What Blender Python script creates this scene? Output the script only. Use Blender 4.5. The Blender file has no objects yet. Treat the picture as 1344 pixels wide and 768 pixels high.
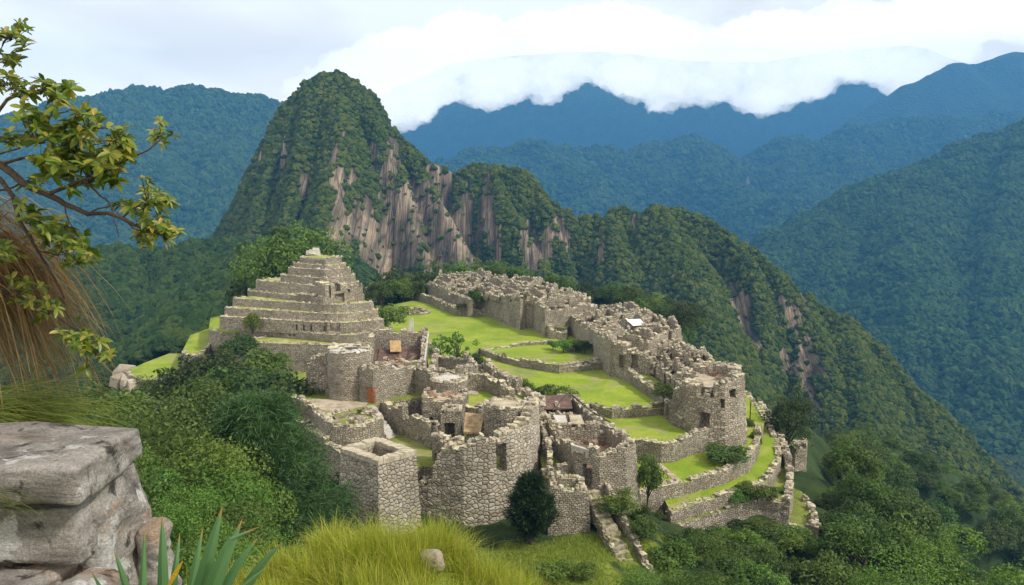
import bpy, bmesh, math, random
import numpy as np
from mathutils import Vector

random.seed(7)
SC = bpy.context.scene
COL = SC.collection
R = math.radians

# ---------------------------------------------------------------- camera
EYE = 32.0                                   # eye height above the citadel plateau (metres)
FPX = 1055.0
PITCH = math.atan(134 / FPX)
cam_d = bpy.data.cameras.new('camera')
cam_d.sensor_width = 36.0
cam_d.lens = 36.0 * FPX / 1344
cam_d.clip_start = 0.1
cam_d.clip_end = 40000
cam = bpy.data.objects.new('camera', cam_d)
cam.location = (0, 0, EYE)
cam.rotation_euler = (math.pi / 2 - PITCH, 0, 0)
COL.objects.link(cam)
SC.camera = cam

# ---------------------------------------------------------------- light, sky, exposure
SUN_EL, SUN_AZ = R(46), R(112)               # azimuth from +Y towards +X: behind the camera, to the right
sun_dir = Vector((math.cos(SUN_EL) * math.sin(SUN_AZ), math.cos(SUN_EL) * math.cos(SUN_AZ), math.sin(SUN_EL)))
sd = bpy.data.lights.new('sun', 'SUN')
sd.energy = 2.6
sd.angle = R(6)
sd.color = (1.0, 0.94, 0.84)
so = bpy.data.objects.new('sun', sd)
so.rotation_euler = (-sun_dir).to_track_quat('-Z', 'Y').to_euler()
so.location = (0, 0, 900)
COL.objects.link(so)

world = bpy.data.worlds.new('World')
SC.world = world
world.use_nodes = True
wt = world.node_tree
wt.nodes.clear()
def wn(t, **k):
    n = wt.nodes.new(t)
    for a, b in k.items():
        setattr(n, a, b)
    return n
w_out = wn('ShaderNodeOutputWorld')
w_bg = wn('ShaderNodeBackground')
w_bg.inputs['Strength'].default_value = 0.1
w_sky = wn('ShaderNodeTexSky', sky_type='NISHITA', sun_disc=False, sun_elevation=SUN_EL, sun_rotation=SUN_AZ)
w_tc = wn('ShaderNodeTexCoord')
w_map = wn('ShaderNodeMapping')
w_map.inputs['Scale'].default_value = (1.0, 1.0, 2.6)
w_n1 = wn('ShaderNodeTexNoise')
w_n1.inputs['Scale'].default_value = 3.1
w_n1.inputs['Detail'].default_value = 6
w_n1.inputs['Roughness'].default_value = 0.52
w_n1.inputs['Distortion'].default_value = 0.35
w_r1 = wn('ShaderNodeValToRGB')              # grey undersides to bright white cloud (radiance x10 for the 0.1 strength)
w_r1.color_ramp.elements[0].position = 0.40
w_r1.color_ramp.elements[0].color = (0.86, 0.80, 0.70, 1)
w_r1.color_ramp.elements[1].position = 0.54
w_r1.color_ramp.elements[1].color = (1.0, 0.96, 0.88, 1)
w_sep = wn('ShaderNodeSeparateXYZ')
w_mr = wn('ShaderNodeMapRange')              # cloud deck is brighter low over the ranges
w_mr.inputs['From Min'].default_value = 0.0
w_mr.inputs['From Max'].default_value = 0.34
w_mr.inputs['To Min'].default_value = 21.0
w_mr.inputs['To Max'].default_value = 8.0
w_mul = wn('ShaderNodeVectorMath', operation='SCALE')
w_mix = wn('ShaderNodeMix', data_type='RGBA')
w_mix.inputs['Factor'].default_value = 0.93
L = wt.links.new
L(w_tc.outputs['Generated'], w_map.inputs['Vector'])
L(w_map.outputs[0], w_n1.inputs['Vector'])
L(w_n1.outputs[0], w_r1.inputs[0])
L(w_tc.outputs['Generated'], w_sep.inputs[0])
L(w_sep.outputs['Z'], w_mr.inputs['Value'])
L(w_r1.outputs[0], w_mul.inputs[0])
L(w_mr.outputs[0], w_mul.inputs['Scale'])
L(w_sky.outputs[0], w_mix.inputs['A'])
L(w_mul.outputs[0], w_mix.inputs['B'])
L(w_mix.outputs['Result'], w_bg.inputs['Color'])
L(w_bg.outputs[0], w_out.inputs['Surface'])

SC.view_settings.view_transform = 'Standard'
SC.view_settings.look = 'None'
SC.view_settings.exposure = 0.6
SC.view_settings.gamma = 1.0
SC.view_settings.use_curve_mapping = False
SC.render.engine = 'CYCLES'
SC.cycles.max_bounces = 5
SC.cycles.diffuse_bounces = 3
SC.cycles.glossy_bounces = 2
SC.cycles.transmission_bounces = 3
SC.cycles.transparent_max_bounces = 8
SC.cycles.volume_bounces = 0
SC.cycles.use_denoising = True
SC.cycles.caustics_reflective = False
SC.cycles.caustics_refractive = False

# ---------------------------------------------------------------- measuring helpers
CP, SP = math.cos(PITCH), math.sin(PITCH)
def ray(u, v):
    b = (384 - v) / FPX
    return ((u - 672) / FPX, CP + b * SP, -SP + b * CP)
def P(u, v, z):                              # where a sight line meets the level z (survey of the plan)
    r = ray(u, v)
    t = (z - EYE) / r[2]
    return (r[0] * t, r[1] * t)
def W(u, v, D):                              # a point on a sight line at distance D north of the camera
    r = ray(u, v)
    t = D / r[1]
    return (r[0] * t, D, EYE + r[2] * t)
def pix(x, y, z):
    dz = z - EYE
    f = y * CP - dz * SP
    up = y * SP + dz * CP
    f = np.where(np.abs(f) < 1e-6, 1e-6, f)
    return 672 + FPX * x / f, 384 - FPX * up / f, f

# ---------------------------------------------------------------- numpy noise
_rt = np.random.default_rng(5)
_TAB = _rt.random((256, 256))
def vnoise(x, y):
    xi = np.floor(x).astype(int); yi = np.floor(y).astype(int)
    fx = x - xi; fy = y - yi
    fx = fx * fx * (3 - 2 * fx); fy = fy * fy * (3 - 2 * fy)
    a = _TAB[xi & 255, yi & 255]; b = _TAB[(xi + 1) & 255, yi & 255]
    c = _TAB[xi & 255, (yi + 1) & 255]; d = _TAB[(xi + 1) & 255, (yi + 1) & 255]
    return (a * (1 - fx) + b * fx) * (1 - fy) + (c * (1 - fx) + d * fx) * fy * 1.0
def fbm(x, y, octv=4):
    s = 0; a = .5; n = 0
    for k in range(octv):
        s = s + a * vnoise(x * 2 ** k + 17.3 * k, y * 2 ** k + 9.1 * k); n += a; a *= .5
    return s / n * 2 - 1                     # -1..1

# ---------------------------------------------------------------- object helpers
def props(o, label=None, cat=None, group=None, kind=None):
    if label: o['label'] = label
    if cat: o['category'] = cat
    if group: o['group'] = group
    if kind: o['kind'] = kind
    return o
def thing(name, label, cat, loc, group=None):
    o = bpy.data.objects.new(name, None)
    o.empty_display_size = 0.3
    o.location = loc
    COL.objects.link(o)
    return props(o, label, cat, group)
def link(name, me, parent=None):
    o = bpy.data.objects.new(name, me)
    COL.objects.link(o)
    if parent is not None:
        o.parent = parent
    return o

class Geo:
    """Collects faces for ONE mesh object."""
    def __init__(s):
        s.v = []; s.f = []; s.m = []; s.uv = []
    def add(s, verts, faces, mat=0, uvs=None):
        o = len(s.v)
        s.v.extend(verts)
        for k, f in enumerate(faces):
            s.f.append([o + i for i in f])
            s.m.append(mat if isinstance(mat, int) else mat[k])
            s.uv.extend(uvs[k] if uvs else [(0.0, 0.0)] * len(f))
    def build(s, name, mats, parent=None, smooth=False):
        off = np.array(parent.location if parent is not None and parent.type == 'EMPTY' else (0, 0, 0))
        if parent is not None and parent.parent is not None:
            off = off * 0 + np.array(parent.parent.location)
        elif parent is not None and parent.type != 'EMPTY':
            off = np.array(parent.get('_off', (0, 0, 0)))
        me = bpy.data.meshes.new(name)
        va = np.array(s.v, dtype=float) - off
        me.from_pydata(va.tolist(), [], s.f)
        for m in mats:
            me.materials.append(m)
        me.polygons.foreach_set('material_index', s.m)
        if smooth:
            me.polygons.foreach_set('use_smooth', [True] * len(s.f))
        ul = me.uv_layers.new(name='UVMap')
        ul.data.foreach_set('uv', np.array(s.uv, dtype=np.float32).ravel())
        me.update()
        o = link(name, me, parent)
        o['_off'] = off.tolist()
        return o

_BOXF = [(0, 3, 2, 1), (4, 5, 6, 7), (0, 1, 5, 4), (1, 2, 6, 5), (2, 3, 7, 6), (3, 0, 4, 7)]
def stone(g, c, size, rng, mat=2, rot=None, jit=.16):
    a = rng.uniform(0, 6.28) if rot is None else rot
    ca, sa = math.cos(a), math.sin(a)
    vs = []
    tilt = rng.normal(0, .12, 2)
    for (x, y, z) in ((-1, -1, -1), (1, -1, -1), (1, 1, -1), (-1, 1, -1), (-1, -1, 1), (1, -1, 1), (1, 1, 1), (-1, 1, 1)):
        j = rng.uniform(-jit, jit, 3)
        k = .8 if z > 0 else 1
        px, py, pz = (x * k + j[0]) * size[0] / 2, (y * k + j[1]) * size[1] / 2, (z + j[2]) * size[2] / 2
        pz += px * tilt[0] + py * tilt[1]
        vs.append((c[0] + px * ca - py * sa, c[1] + px * sa + py * ca, c[2] + pz))
    s_ = (size[0] + size[1]) / 2
    uvs = [[(0, 0), (s_, 0), (s_, s_), (0, s_)]] * 6
    g.add(vs, _BOXF, mat, uvs)

def lerp_prof(prof, n):
    if not isinstance(prof, (list, tuple)):
        return [prof] * n
    assert len(prof) == n, (len(prof), n)
    return list(prof)

def wall(g, path, z0, prof, th=.9, cell=.45, closed=False, openings=(), rag=.35, seed=0, batter=0.0,
         crest=.6, amp=.055, top_mat=1, notch=.05):
    """Masonry wall as one shell of block-sized cells: ragged top, openings with real reveals.
    path: plan points of the outer face (outer side is to the right of the path); prof: height over z0 at each point;
    openings: (x, y, z_bottom, width, height, 'hole'|'niche')."""
    rng = np.random.default_rng(seed + 1000)
    pts = [np.array(p[:2], float) for p in path]
    hs = lerp_prof(prof, len(pts))
    if closed:
        pts = pts + [pts[0]]; hs = hs + [hs[0]]
    segn = []
    pos = []; nor = []; ss = []; hh = []
    s = 0.0
    N = len(pts) - 1
    nrm = []
    for a in range(N):
        d = pts[a + 1] - pts[a]
        l = np.linalg.norm(d) + 1e-9
        nrm.append(np.array((d[1], -d[0])) / l)
    for a in range(N):
        l = np.linalg.norm(pts[a + 1] - pts[a])
        n = max(1, int(round(l / cell)))
        for q in range(n):
            t = q / n
            if q == 0 and (a > 0 or closed):
                m = nrm[a - 1] + nrm[a]
                m = m / max(.6, np.dot(m, nrm[a]))
            else:
                m = nrm[a]
            pos.append(pts[a] * (1 - t) + pts[a + 1] * t); nor.append(m); ss.append(s + l * t); hh.append(hs[a] * (1 - t) + hs[a + 1] * t)
        s += l
    if closed:
        m = nrm[-1] + nrm[0]; m = m / max(.6, np.dot(m, nrm[0]))
    else:
        m = nrm[-1]
    pos.append(pts[-1]); nor.append(m); ss.append(s); hh.append(hs[-1])
    ns = len(pos) - 1
    ch = cell * .9
    # ragged top
    off = np.zeros(ns); i = 0
    while i < ns:
        run = rng.integers(1, 5); o = rng.uniform(-1, .55) * rag
        if rng.random() < notch: o -= rag * 1.6
        off[i:i + run] = o; i += run
    rows = [max(1, int(round(((hh[i] + hh[i + 1]) / 2 + off[i]) / ch))) for i in range(ns)]
    nj = max(rows)
    has_niche = any(o[5] == 'niche' for o in openings)
    offs = [0.0, -th * .5, -th] if has_niche else [0.0, -th]
    nk = len(offs) - 1
    solid = np.zeros((ns, nj, nk), bool)
    for i in range(ns):
        solid[i, :rows[i], :] = True
    P2 = np.array(pos)
    for (ox, oy, oz, ow, oh, kind) in openings:
        mid = (P2[:-1] + P2[1:]) / 2
        d2 = (mid[:, 0] - ox) ** 2 + (mid[:, 1] - oy) ** 2
        i0 = int(np.argmin(d2)); sc = (ss[i0] + ss[i0 + 1]) / 2
        hit = False
        for i in range(ns):
            sm = (ss[i] + ss[i + 1]) / 2
            if abs(sm - sc) <= ow / 2 or i == i0:
                for j in range(nj):
                    zm = z0 + (j + .5) * ch
                    if oz <= zm <= oz + oh:
                        if kind == 'niche': solid[i, j, 0] = False
                        else: solid[i, j, :] = False
    jit = rng.uniform(-1, 1, (ns + 1, nj + 1, nk + 1, 3)) * np.array((amp, amp, amp * .9))
    if closed:
        jit[ns] = jit[0]
    topj = rng.uniform(-.45, .3, ns + 1) * ch * min(1., rag * 3.); topj[ns] = topj[0] if closed else topj[ns]
    vid = {}
    V = []; F = []; Mx = []; UV = []
    H = max(hh) + 1e-6
    def vert(i, j, k):
        if closed and i == ns: i = 0
        key = (i, j, k)
        r = vid.get(key)
        if r is None:
            o = offs[k]
            if k == 0: o = o + batter * max(0, (H - j * ch))
            p = P2[i] + nor[i] * o
            q = jit[i, j, k]
            r = len(V); vid[key] = r
            dz = q[2]
            il, ir = (i - 1) % ns if closed else max(i - 1, 0), i if i < ns else ns - 1
            if j > 0 and j >= min(rows[il], rows[ir]): dz += topj[i]
            V.append((p[0] + q[0], p[1] + q[1], z0 + j * ch + dz))
        return r
    def sol(i, j, k):
        if closed: i %= ns
        return 0 <= i < ns and 0 <= j < nj and 0 <= k < nk and solid[i, j, k]
    zu = z0
    for i in range(ns):
        s0, s1 = ss[i], ss[i + 1]
        for j in range(nj):
            za, zb = zu + j * ch, zu + (j + 1) * ch
            for k in range(nk):
                if not solid[i, j, k]: continue
                if not sol(i, j, k - 1):
                    F.append((vert(i, j, k), vert(i + 1, j, k), vert(i + 1, j + 1, k), vert(i, j + 1, k))); Mx.append(0)
                    UV.append(((s0, za), (s1, za), (s1, zb), (s0, zb)))
                if not sol(i, j, k + 1):
                    F.append((vert(i + 1, j, k + 1), vert(i, j, k + 1), vert(i, j + 1, k + 1), vert(i + 1, j + 1, k + 1))); Mx.append(0)
                    UV.append(((s1 + 31, za), (s0 + 31, za), (s0 + 31, zb), (s1 + 31, zb)))
                if not sol(i, j + 1, k):
                    F.append((vert(i, j + 1, k), vert(i + 1, j + 1, k), vert(i + 1, j + 1, k + 1), vert(i, j + 1, k + 1)))
                    Mx.append(top_mat if not solid[i, j:, k][1:].any() else 0)
                    UV.append(((s0, -offs[k]), (s1, -offs[k]), (s1, -offs[k + 1]), (s0, -offs[k + 1])))
                if j > 0 and not sol(i, j - 1, k):
                    F.append((vert(i, j, k), vert(i, j, k + 1), vert(i + 1, j, k + 1), vert(i + 1, j, k))); Mx.append(0)
                    UV.append(((s0, 0), (s0, th), (s1, th), (s1, 0)))
                if not sol(i - 1, j, k):
                    F.append((vert(i, j, k), vert(i, j + 1, k), vert(i, j + 1, k + 1), vert(i, j, k + 1))); Mx.append(0)
                    UV.append(((-offs[k], za), (-offs[k], zb), (-offs[k + 1], zb), (-offs[k + 1], za)))
                if not sol(i + 1, j, k):
                    F.append((vert(i + 1, j, k), vert(i + 1, j, k + 1), vert(i + 1, j + 1, k + 1), vert(i + 1, j + 1, k))); Mx.append(0)
                    UV.append(((-offs[k], za), (-offs[k + 1], za), (-offs[k + 1], zb), (-offs[k], zb)))
    g.add(V, F, Mx, UV)
    for i in range(ns):
        if rng.random() < crest:
            pc = (P2[i] + P2[i + 1]) / 2
            nn = nor[i]
            d = P2[i + 1] - P2[i]
            c = pc - nn * th * rng.uniform(.2, .8)
            a = math.atan2(d[1], d[0]) + rng.normal(0, .3)
            hz = cell * rng.uniform(.35, .8)
            stone(g, (c[0], c[1], z0 + rows[i] * ch + hz * .3), (cell * rng.uniform(.6, 1.3), th * rng.uniform(.4, .85), hz), rng, 2, a)

def prism(g, poly, ztop, zbot, top=0, side=1):
    n = len(poly)
    zt = lerp_prof(ztop, n)
    area = sum(poly[i][0] * poly[(i + 1) % n][1] - poly[(i + 1) % n][0] * poly[i][1] for i in range(n))
    if area < 0:
        poly = poly[::-1]; zt = zt[::-1]
    vs = [(p[0], p[1], z) for p, z in zip(poly, zt)] + [(p[0], p[1], zbot) for p in poly]
    fs = [list(range(n))]; ms = [top]; uv = [[(p[0], p[1]) for p in poly]]
    s = 0
    for i in range(n):
        j = (i + 1) % n
        l = math.hypot(poly[j][0] - poly[i][0], poly[j][1] - poly[i][1])
        fs.append((i, n + i, n + j, j)); ms.append(side)
        uv.append([(s, zt[i]), (s, zbot), (s + l, zbot), (s + l, zt[j])]); s += l
    g.add(vs, fs, ms, uv)

def circle(cx, cy, r, n=24, a0=-math.pi / 2):
    return [(cx + r * math.cos(a0 + 2 * math.pi * k / n), cy + r * math.sin(a0 + 2 * math.pi * k / n)) for k in range(n)]
def round_poly(pts, r, n=5):
    out = []
    m = len(pts)
    for i in range(m):
        a, b, c = (np.array(pts[i - 1][:2]), np.array(pts[i][:2]), np.array(pts[(i + 1) % m][:2]))
        la, lc = np.linalg.norm(a - b), np.linalg.norm(c - b)
        q = min(r, la * .45, lc * .45)
        p0 = b + (a - b) / la * q; p1 = b + (c - b) / lc * q
        for k in range(n + 1):
            t = k / n
            out.append(tuple((1 - t) ** 2 * p0 + 2 * t * (1 - t) * b + t * t * p1))
    return out

def inset(poly, d):
    n = len(poly); area = sum(poly[i][0] * poly[(i + 1) % n][1] - poly[(i + 1) % n][0] * poly[i][1] for i in range(n))
    sg = 1 if area > 0 else -1
    out = []
    for i in range(n):
        a, b, c = np.array(poly[i - 1]), np.array(poly[i]), np.array(poly[(i + 1) % n])
        e1 = (b - a) / (np.linalg.norm(b - a) + 1e-9); e2 = (c - b) / (np.linalg.norm(c - b) + 1e-9)
        n1 = np.array((-e1[1], e1[0])) * sg; n2 = np.array((-e2[1], e2[0])) * sg
        m = n1 + n2; m = m / max(.6, float(np.dot(m, n1)))
        out.append(tuple(b + m * d))
    return out

def tube(g, pts, rad, sides=6, mat=0):
    pts = [np.array(p, float) for p in pts]
    vs = []; fs = []
    n = len(pts)
    for i in range(n):
        d = pts[min(i + 1, n - 1)] - pts[max(i - 1, 0)]
        d = d / (np.linalg.norm(d) + 1e-9)
        a = np.cross(d, (0, 0, 1) if abs(d[2]) < .9 else (1, 0, 0)); a /= np.linalg.norm(a)
        b = np.cross(d, a)
        for k in range(sides):
            t = 2 * math.pi * k / sides
            vs.append(tuple(pts[i] + (a * math.cos(t) + b * math.sin(t)) * rad[i]))
    for i in range(n - 1):
        for k in range(sides):
            k2 = (k + 1) % sides
            fs.append((i * sides + k, i * sides + k2, (i + 1) * sides + k2, (i + 1) * sides + k))
    fs.append(tuple(range((n - 1) * sides, n * sides)))
    g.add(vs, fs, mat)

def quads_mesh(name, q, mats, mi=None):
    """q: (N,4,3) separate quads -> mesh"""
    q = np.asarray(q, np.float32)
    n = len(q)
    me = bpy.data.meshes.new(name)
    me.vertices.add(n * 4); me.loops.add(n * 4); me.polygons.add(n)
    me.vertices.foreach_set('co', q.ravel())
    me.loops.foreach_set('vertex_index', np.arange(n * 4, dtype=np.int32))
    me.polygons.foreach_set('loop_start', np.arange(0, n * 4, 4, dtype=np.int32))
    if mi is not None:
        me.polygons.foreach_set('material_index', mi)
    for m in mats:
        me.materials.append(m)
    me.update(); me.validate()
    return me

# ---------------------------------------------------------------- materials
class NT:
    def __init__(s, name):
        s.m = bpy.data.materials.new(name); s.m.use_nodes = True
        s.t = s.m.node_tree; s.b = s.t.nodes['Principled BSDF']; s.out = s.t.nodes['Material Output']
        s.b.inputs['Roughness'].default_value = .9
        s.b.inputs['Specular IOR Level'].default_value = .2
    def n(s, typ, ins=None, **k):
        x = s.t.nodes.new(typ)
        for a, b in k.items(): setattr(x, a, b)
        for a, b in (ins or {}).items():
            if hasattr(b, 'is_output') or isinstance(b, bpy.types.NodeSocket): s.t.links.new(b, x.inputs[a])
            else: x.inputs[a].default_value = b
        return x
    def link(s, a, b): s.t.links.new(a, b)
    def noise(s, vec, scale, detail=4, rough=.55, dist=0):
        i = {'Scale': scale, 'Detail': detail, 'Roughness': rough, 'Distortion': dist}
        if vec is not None: i['Vector'] = vec
        return s.n('ShaderNodeTexNoise', i).outputs[0]
    def ramp(s, fac, stops):
        x = s.n('ShaderNodeValToRGB', {0: fac})
        e = x.color_ramp.elements
        while len(e) < len(stops): e.new(.5)
        for q, (p, c) in zip(e, stops):
            q.position = p; q.color = (*c, 1) if len(c) == 3 else c
        return x.outputs[0]
    def mix(s, fac, a, b, blend='MIX'):
        x = s.n('ShaderNodeMix', data_type='RGBA', blend_type=blend)
        for sock, val in ((x.inputs['Factor'], fac), (x.inputs['A'], a), (x.inputs['B'], b)):
            if isinstance(val, bpy.types.NodeSocket): s.t.links.new(val, sock)
            elif isinstance(val, (tuple, list)): sock.default_value = (*val, 1)
            else: sock.default_value = val
        return x.outputs['Result']
    def math(s, op, a, b=0.5, c=None):
        x = s.n('ShaderNodeMath', operation=op)
        for i, val in enumerate((a, b) if c is None else (a, b, c)):
            if isinstance(val, bpy.types.NodeSocket): s.t.links.new(val, x.inputs[i])
            else: x.inputs[i].default_value = val
        return x.outputs[0]
    def maprange(s, v, a, b, c=0., d=1.):
        return s.n('ShaderNodeMapRange', {0: v, 1: a, 2: b, 3: c, 4: d}).outputs[0]
    def bump(s, h, strength=.5, dist=.1):
        x = s.n('ShaderNodeBump', {'Height': h, 'Strength': strength, 'Distance': dist})
        s.link(x.outputs[0], s.b.inputs['Normal'])
    def obj(s): return s.n('ShaderNodeTexCoord').outputs['Object']
    def pos(s): return s.n('ShaderNodeNewGeometry').outputs['Position']
    def island(s): return s.n('ShaderNodeNewGeometry').outputs['Random Per Island']
    def color(s, c):
        if isinstance(c, bpy.types.NodeSocket): s.link(c, s.b.inputs['Base Color'])
        else: s.b.inputs['Base Color'].default_value = (*c, 1)

def masonry(name, w, h, lo, hi, joint, rnd=.75, jw=.1, warm=(.40, .32, .21), seed=0., bond=False):
    t = NT(name)
    uv = t.n('ShaderNodeTexCoord').outputs['UV']
    nz = t.n('ShaderNodeTexNoise', {'Vector': uv, 'Scale': 1.1, 'Detail': 2}).outputs['Color']
    d = t.n('ShaderNodeVectorMath', {0: nz, 1: (.5, .5, .5)}, operation='SUBTRACT').outputs[0]
    d = t.n('ShaderNodeVectorMath', {0: d, 'Scale': .35}, operation='SCALE').outputs[0]
    v = t.n('ShaderNodeVectorMath', {0: uv, 1: d}, operation='ADD').outputs[0]
    v = t.n('ShaderNodeMapping', {'Vector': v, 'Scale': (1 / w, 1 / h, 1), 'Location': (seed, seed * 1.7, 0)}).outputs[0]
    if bond:                                 # shift every course by half a block
        sx_ = t.n('ShaderNodeSeparateXYZ', {0: v})
        fl_ = t.math('MULTIPLY', t.math('FLOOR', sx_.outputs['Y']), .47)
        v = t.n('ShaderNodeCombineXYZ', {0: t.math('ADD', sx_.outputs['X'], fl_), 1: sx_.outputs['Y']}).outputs[0]
    vc = t.n('ShaderNodeTexVoronoi', {'Vector': v, 'Scale': 1., 'Randomness': rnd}, voronoi_dimensions='2D', feature='F1')
    ve = t.n('ShaderNodeTexVoronoi', {'Vector': v, 'Scale': 1., 'Randomness': rnd}, voronoi_dimensions='2D', feature='DISTANCE_TO_EDGE')
    tone = t.n('ShaderNodeSeparateColor', {0: vc.outputs['Color']})
    col = t.mix(tone.outputs[0], lo, hi)
    col = t.mix(t.math('MULTIPLY', t.math('POWER', tone.outputs[1], 2.5), .7), col, warm)
    ps = t.pos()
    big = t.noise(ps, .22, 5, .6)
    col = t.mix(t.maprange(big, .46, .72, 0, .68), col, (.17, .145, .105))
    lich = t.noise(ps, 1.9, 6, .7)
    col = t.mix(t.maprange(lich, .57, .7, 0, .65), col, (.50, .48, .43))
    moss = t.noise(ps, .5, 5, .65)
    col = t.mix(t.maprange(moss, .6, .74, 0, .5), col, (.11, .12, .05))
    fine = t.noise(ps, 9, 3, .6)
    col = t.mix(.4, col, t.ramp(fine, [(.3, (.45, .44, .42)), (.7, (1.12, 1.12, 1.12))]), 'MULTIPLY')
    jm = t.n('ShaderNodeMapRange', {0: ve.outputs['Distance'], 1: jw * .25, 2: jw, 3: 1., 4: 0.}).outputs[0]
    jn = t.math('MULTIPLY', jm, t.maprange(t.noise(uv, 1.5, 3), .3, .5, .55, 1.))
    col = t.mix(jn, col, joint)  # dark joint colour paints in the shadow of the gaps along with their dirt
    t.color(col)
    hgt = t.math('ADD', t.math('MINIMUM', ve.outputs['Distance'], .22), t.math('MULTIPLY', fine, .05))
    hgt = t.math('ADD', hgt, t.math('MULTIPLY', tone.outputs[2], .12))
    t.bump(hgt, 1.0, .32)
    return t.m

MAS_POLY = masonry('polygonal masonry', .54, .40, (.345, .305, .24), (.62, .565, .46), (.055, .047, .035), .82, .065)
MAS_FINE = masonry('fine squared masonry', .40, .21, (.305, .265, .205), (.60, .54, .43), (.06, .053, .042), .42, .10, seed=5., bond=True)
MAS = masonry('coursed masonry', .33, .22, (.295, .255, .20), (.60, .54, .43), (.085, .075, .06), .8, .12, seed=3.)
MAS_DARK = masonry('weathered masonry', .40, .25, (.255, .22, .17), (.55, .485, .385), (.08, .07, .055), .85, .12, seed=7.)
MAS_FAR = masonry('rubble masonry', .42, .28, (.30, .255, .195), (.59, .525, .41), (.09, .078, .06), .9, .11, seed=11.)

t = NT('dry lichen crest')
ps = t.pos()
c = t.ramp(t.noise(ps, 1.3, 6, .7), [(.3, (.20, .19, .07)), (.45, (.46, .41, .24)), (.58, (.64, .58, .40)), (.8, (.42, .38, .26))])
t.color(c); t.bump(t.noise(ps, 5, 4), .8, .15)
CREST = t.m

t = NT('loose stone')
c = t.ramp(t.island(), [(0, (.20, .17, .13)), (.35, (.36, .31, .24)), (.6, (.50, .44, .35)), (.8, (.60, .54, .42)), (1, (.32, .24, .17))])
c = t.mix(t.maprange(t.noise(t.pos(), 2.2, 5), .5, .7, 0, .6), c, (.17, .15, .1))
t.color(c); t.bump(t.noise(t.pos(), 7, 4), .6, .08)
LOOSE = t.m

t = NT('rubble stone warm')
c = t.ramp(t.island(), [(0, (.16, .10, .065)), (.35, (.33, .22, .15)), (.65, (.46, .36, .25)), (.85, (.56, .46, .33)), (1, (.28, .16, .10))])
t.color(c); t.bump(t.noise(t.pos(), 6, 4), .6, .08)
LOOSE_W = t.m

def lawn_mat(name, a, b, dry, k=1.):
    t = NT(name)
    ps = t.pos()
    c = t.mix(t.maprange(t.noise(ps, .10, 5, .6), .35, .65), a, b)
    c = t.mix(t.maprange(t.noise(ps, .2, 7, .7, .8), .47, .66, 0, .8 * k), c, dry)
    c = t.mix(t.maprange(t.noise(ps, .06, 4, .6, 1.2), .56, .66, 0, .55), c, (a[0] * .62, a[1] * .68, a[2]))
    c = t.mix(t.maprange(t.noise(ps, .9, 5, .7), .58, .72, 0, .6), c, (a[0] * .45, a[1] * .55, a[2]))
    pth = t.math('ABSOLUTE', t.math('SUBTRACT', t.noise(ps, .05, 2, .5, .3), .5))
    c = t.mix(t.math('MULTIPLY', t.maprange(pth, .004, .02, .7, 0.), t.maprange(t.noise(ps, .8, 4, .7), .3, .6)), c, (.36, .30, .17))
    c = t.mix(.5, c, t.ramp(t.noise(ps, 4.5, 3, .7), [(.3, (.45, .5, .4)), (.7, (1, 1, 1))]), 'MULTIPLY')
    t.color(c)
    t.bump(t.math('ADD', t.noise(ps, 6, 4, .7), t.math('MULTIPLY', t.noise(ps, .6, 3), 3.)), .6, .12)
    return t.m
LAWN = lawn_mat('mown lawn', (.22, .315, .022), (.325, .41, .032), (.41, .42, .09))
COURT = lawn_mat('courtyard grass', (.17, .22, .03), (.27, .30, .05), (.38, .34, .16), 1.1)

def plain(name, stops, sc=1.5, rough=.9, bs=.5, bd=.05, detail=5):
    t = NT(name)
    ps = t.pos()
    t.color(t.ramp(t.noise(ps, sc, detail, .65), stops)); t.b.inputs['Roughness'].default_value = rough
    t.bump(t.noise(ps, sc * 5, 4, .7), bs, bd)
    return t.m
EARTH = plain('brown earth', [(.3, (.13, .075, .045)), (.5, (.25, .155, .10)), (.7, (.38, .28, .19))], .7)
DUST = plain('pale dusty earth', [(.3, (.26, .20, .13)), (.5, (.42, .35, .25)), (.7, (.55, .48, .37))], .8)
ROOF = plain('weathered brown roof', [(.3, (.075, .045, .035)), (.5, (.15, .09, .07)), (.72, (.24, .16, .12))], .9)
PLANK = plain('ochre boards', [(.3, (.26, .16, .07)), (.5, (.42, .28, .13)), (.7, (.52, .38, .2))], 1.5)
THATCH = plain('old thatch', [(.3, (.22, .14, .07)), (.5, (.40, .28, .15)), (.7, (.55, .42, .25))], 2.)
WOOD = plain('orange brown door wood', [(.3, (.22, .075, .025)), (.6, (.36, .14, .05)), (.8, (.42, .2, .08))], 3.)
SHEET = plain('pale metal sheet', [(.3, (.70, .72, .73)), (.7, (.82, .83, .84))], .6, .5, .1)
PALE = plain('pale stone slab', [(.3, (.38, .35, .31)), (.55, (.55, .52, .46)), (.8, (.66, .63, .57))], 1.2)
BARK = plain('bark', [(.3, (.05, .035, .025)), (.6, (.11, .08, .06)), (.8, (.17, .14, .11))], 6, .9, .8, .03)

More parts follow.
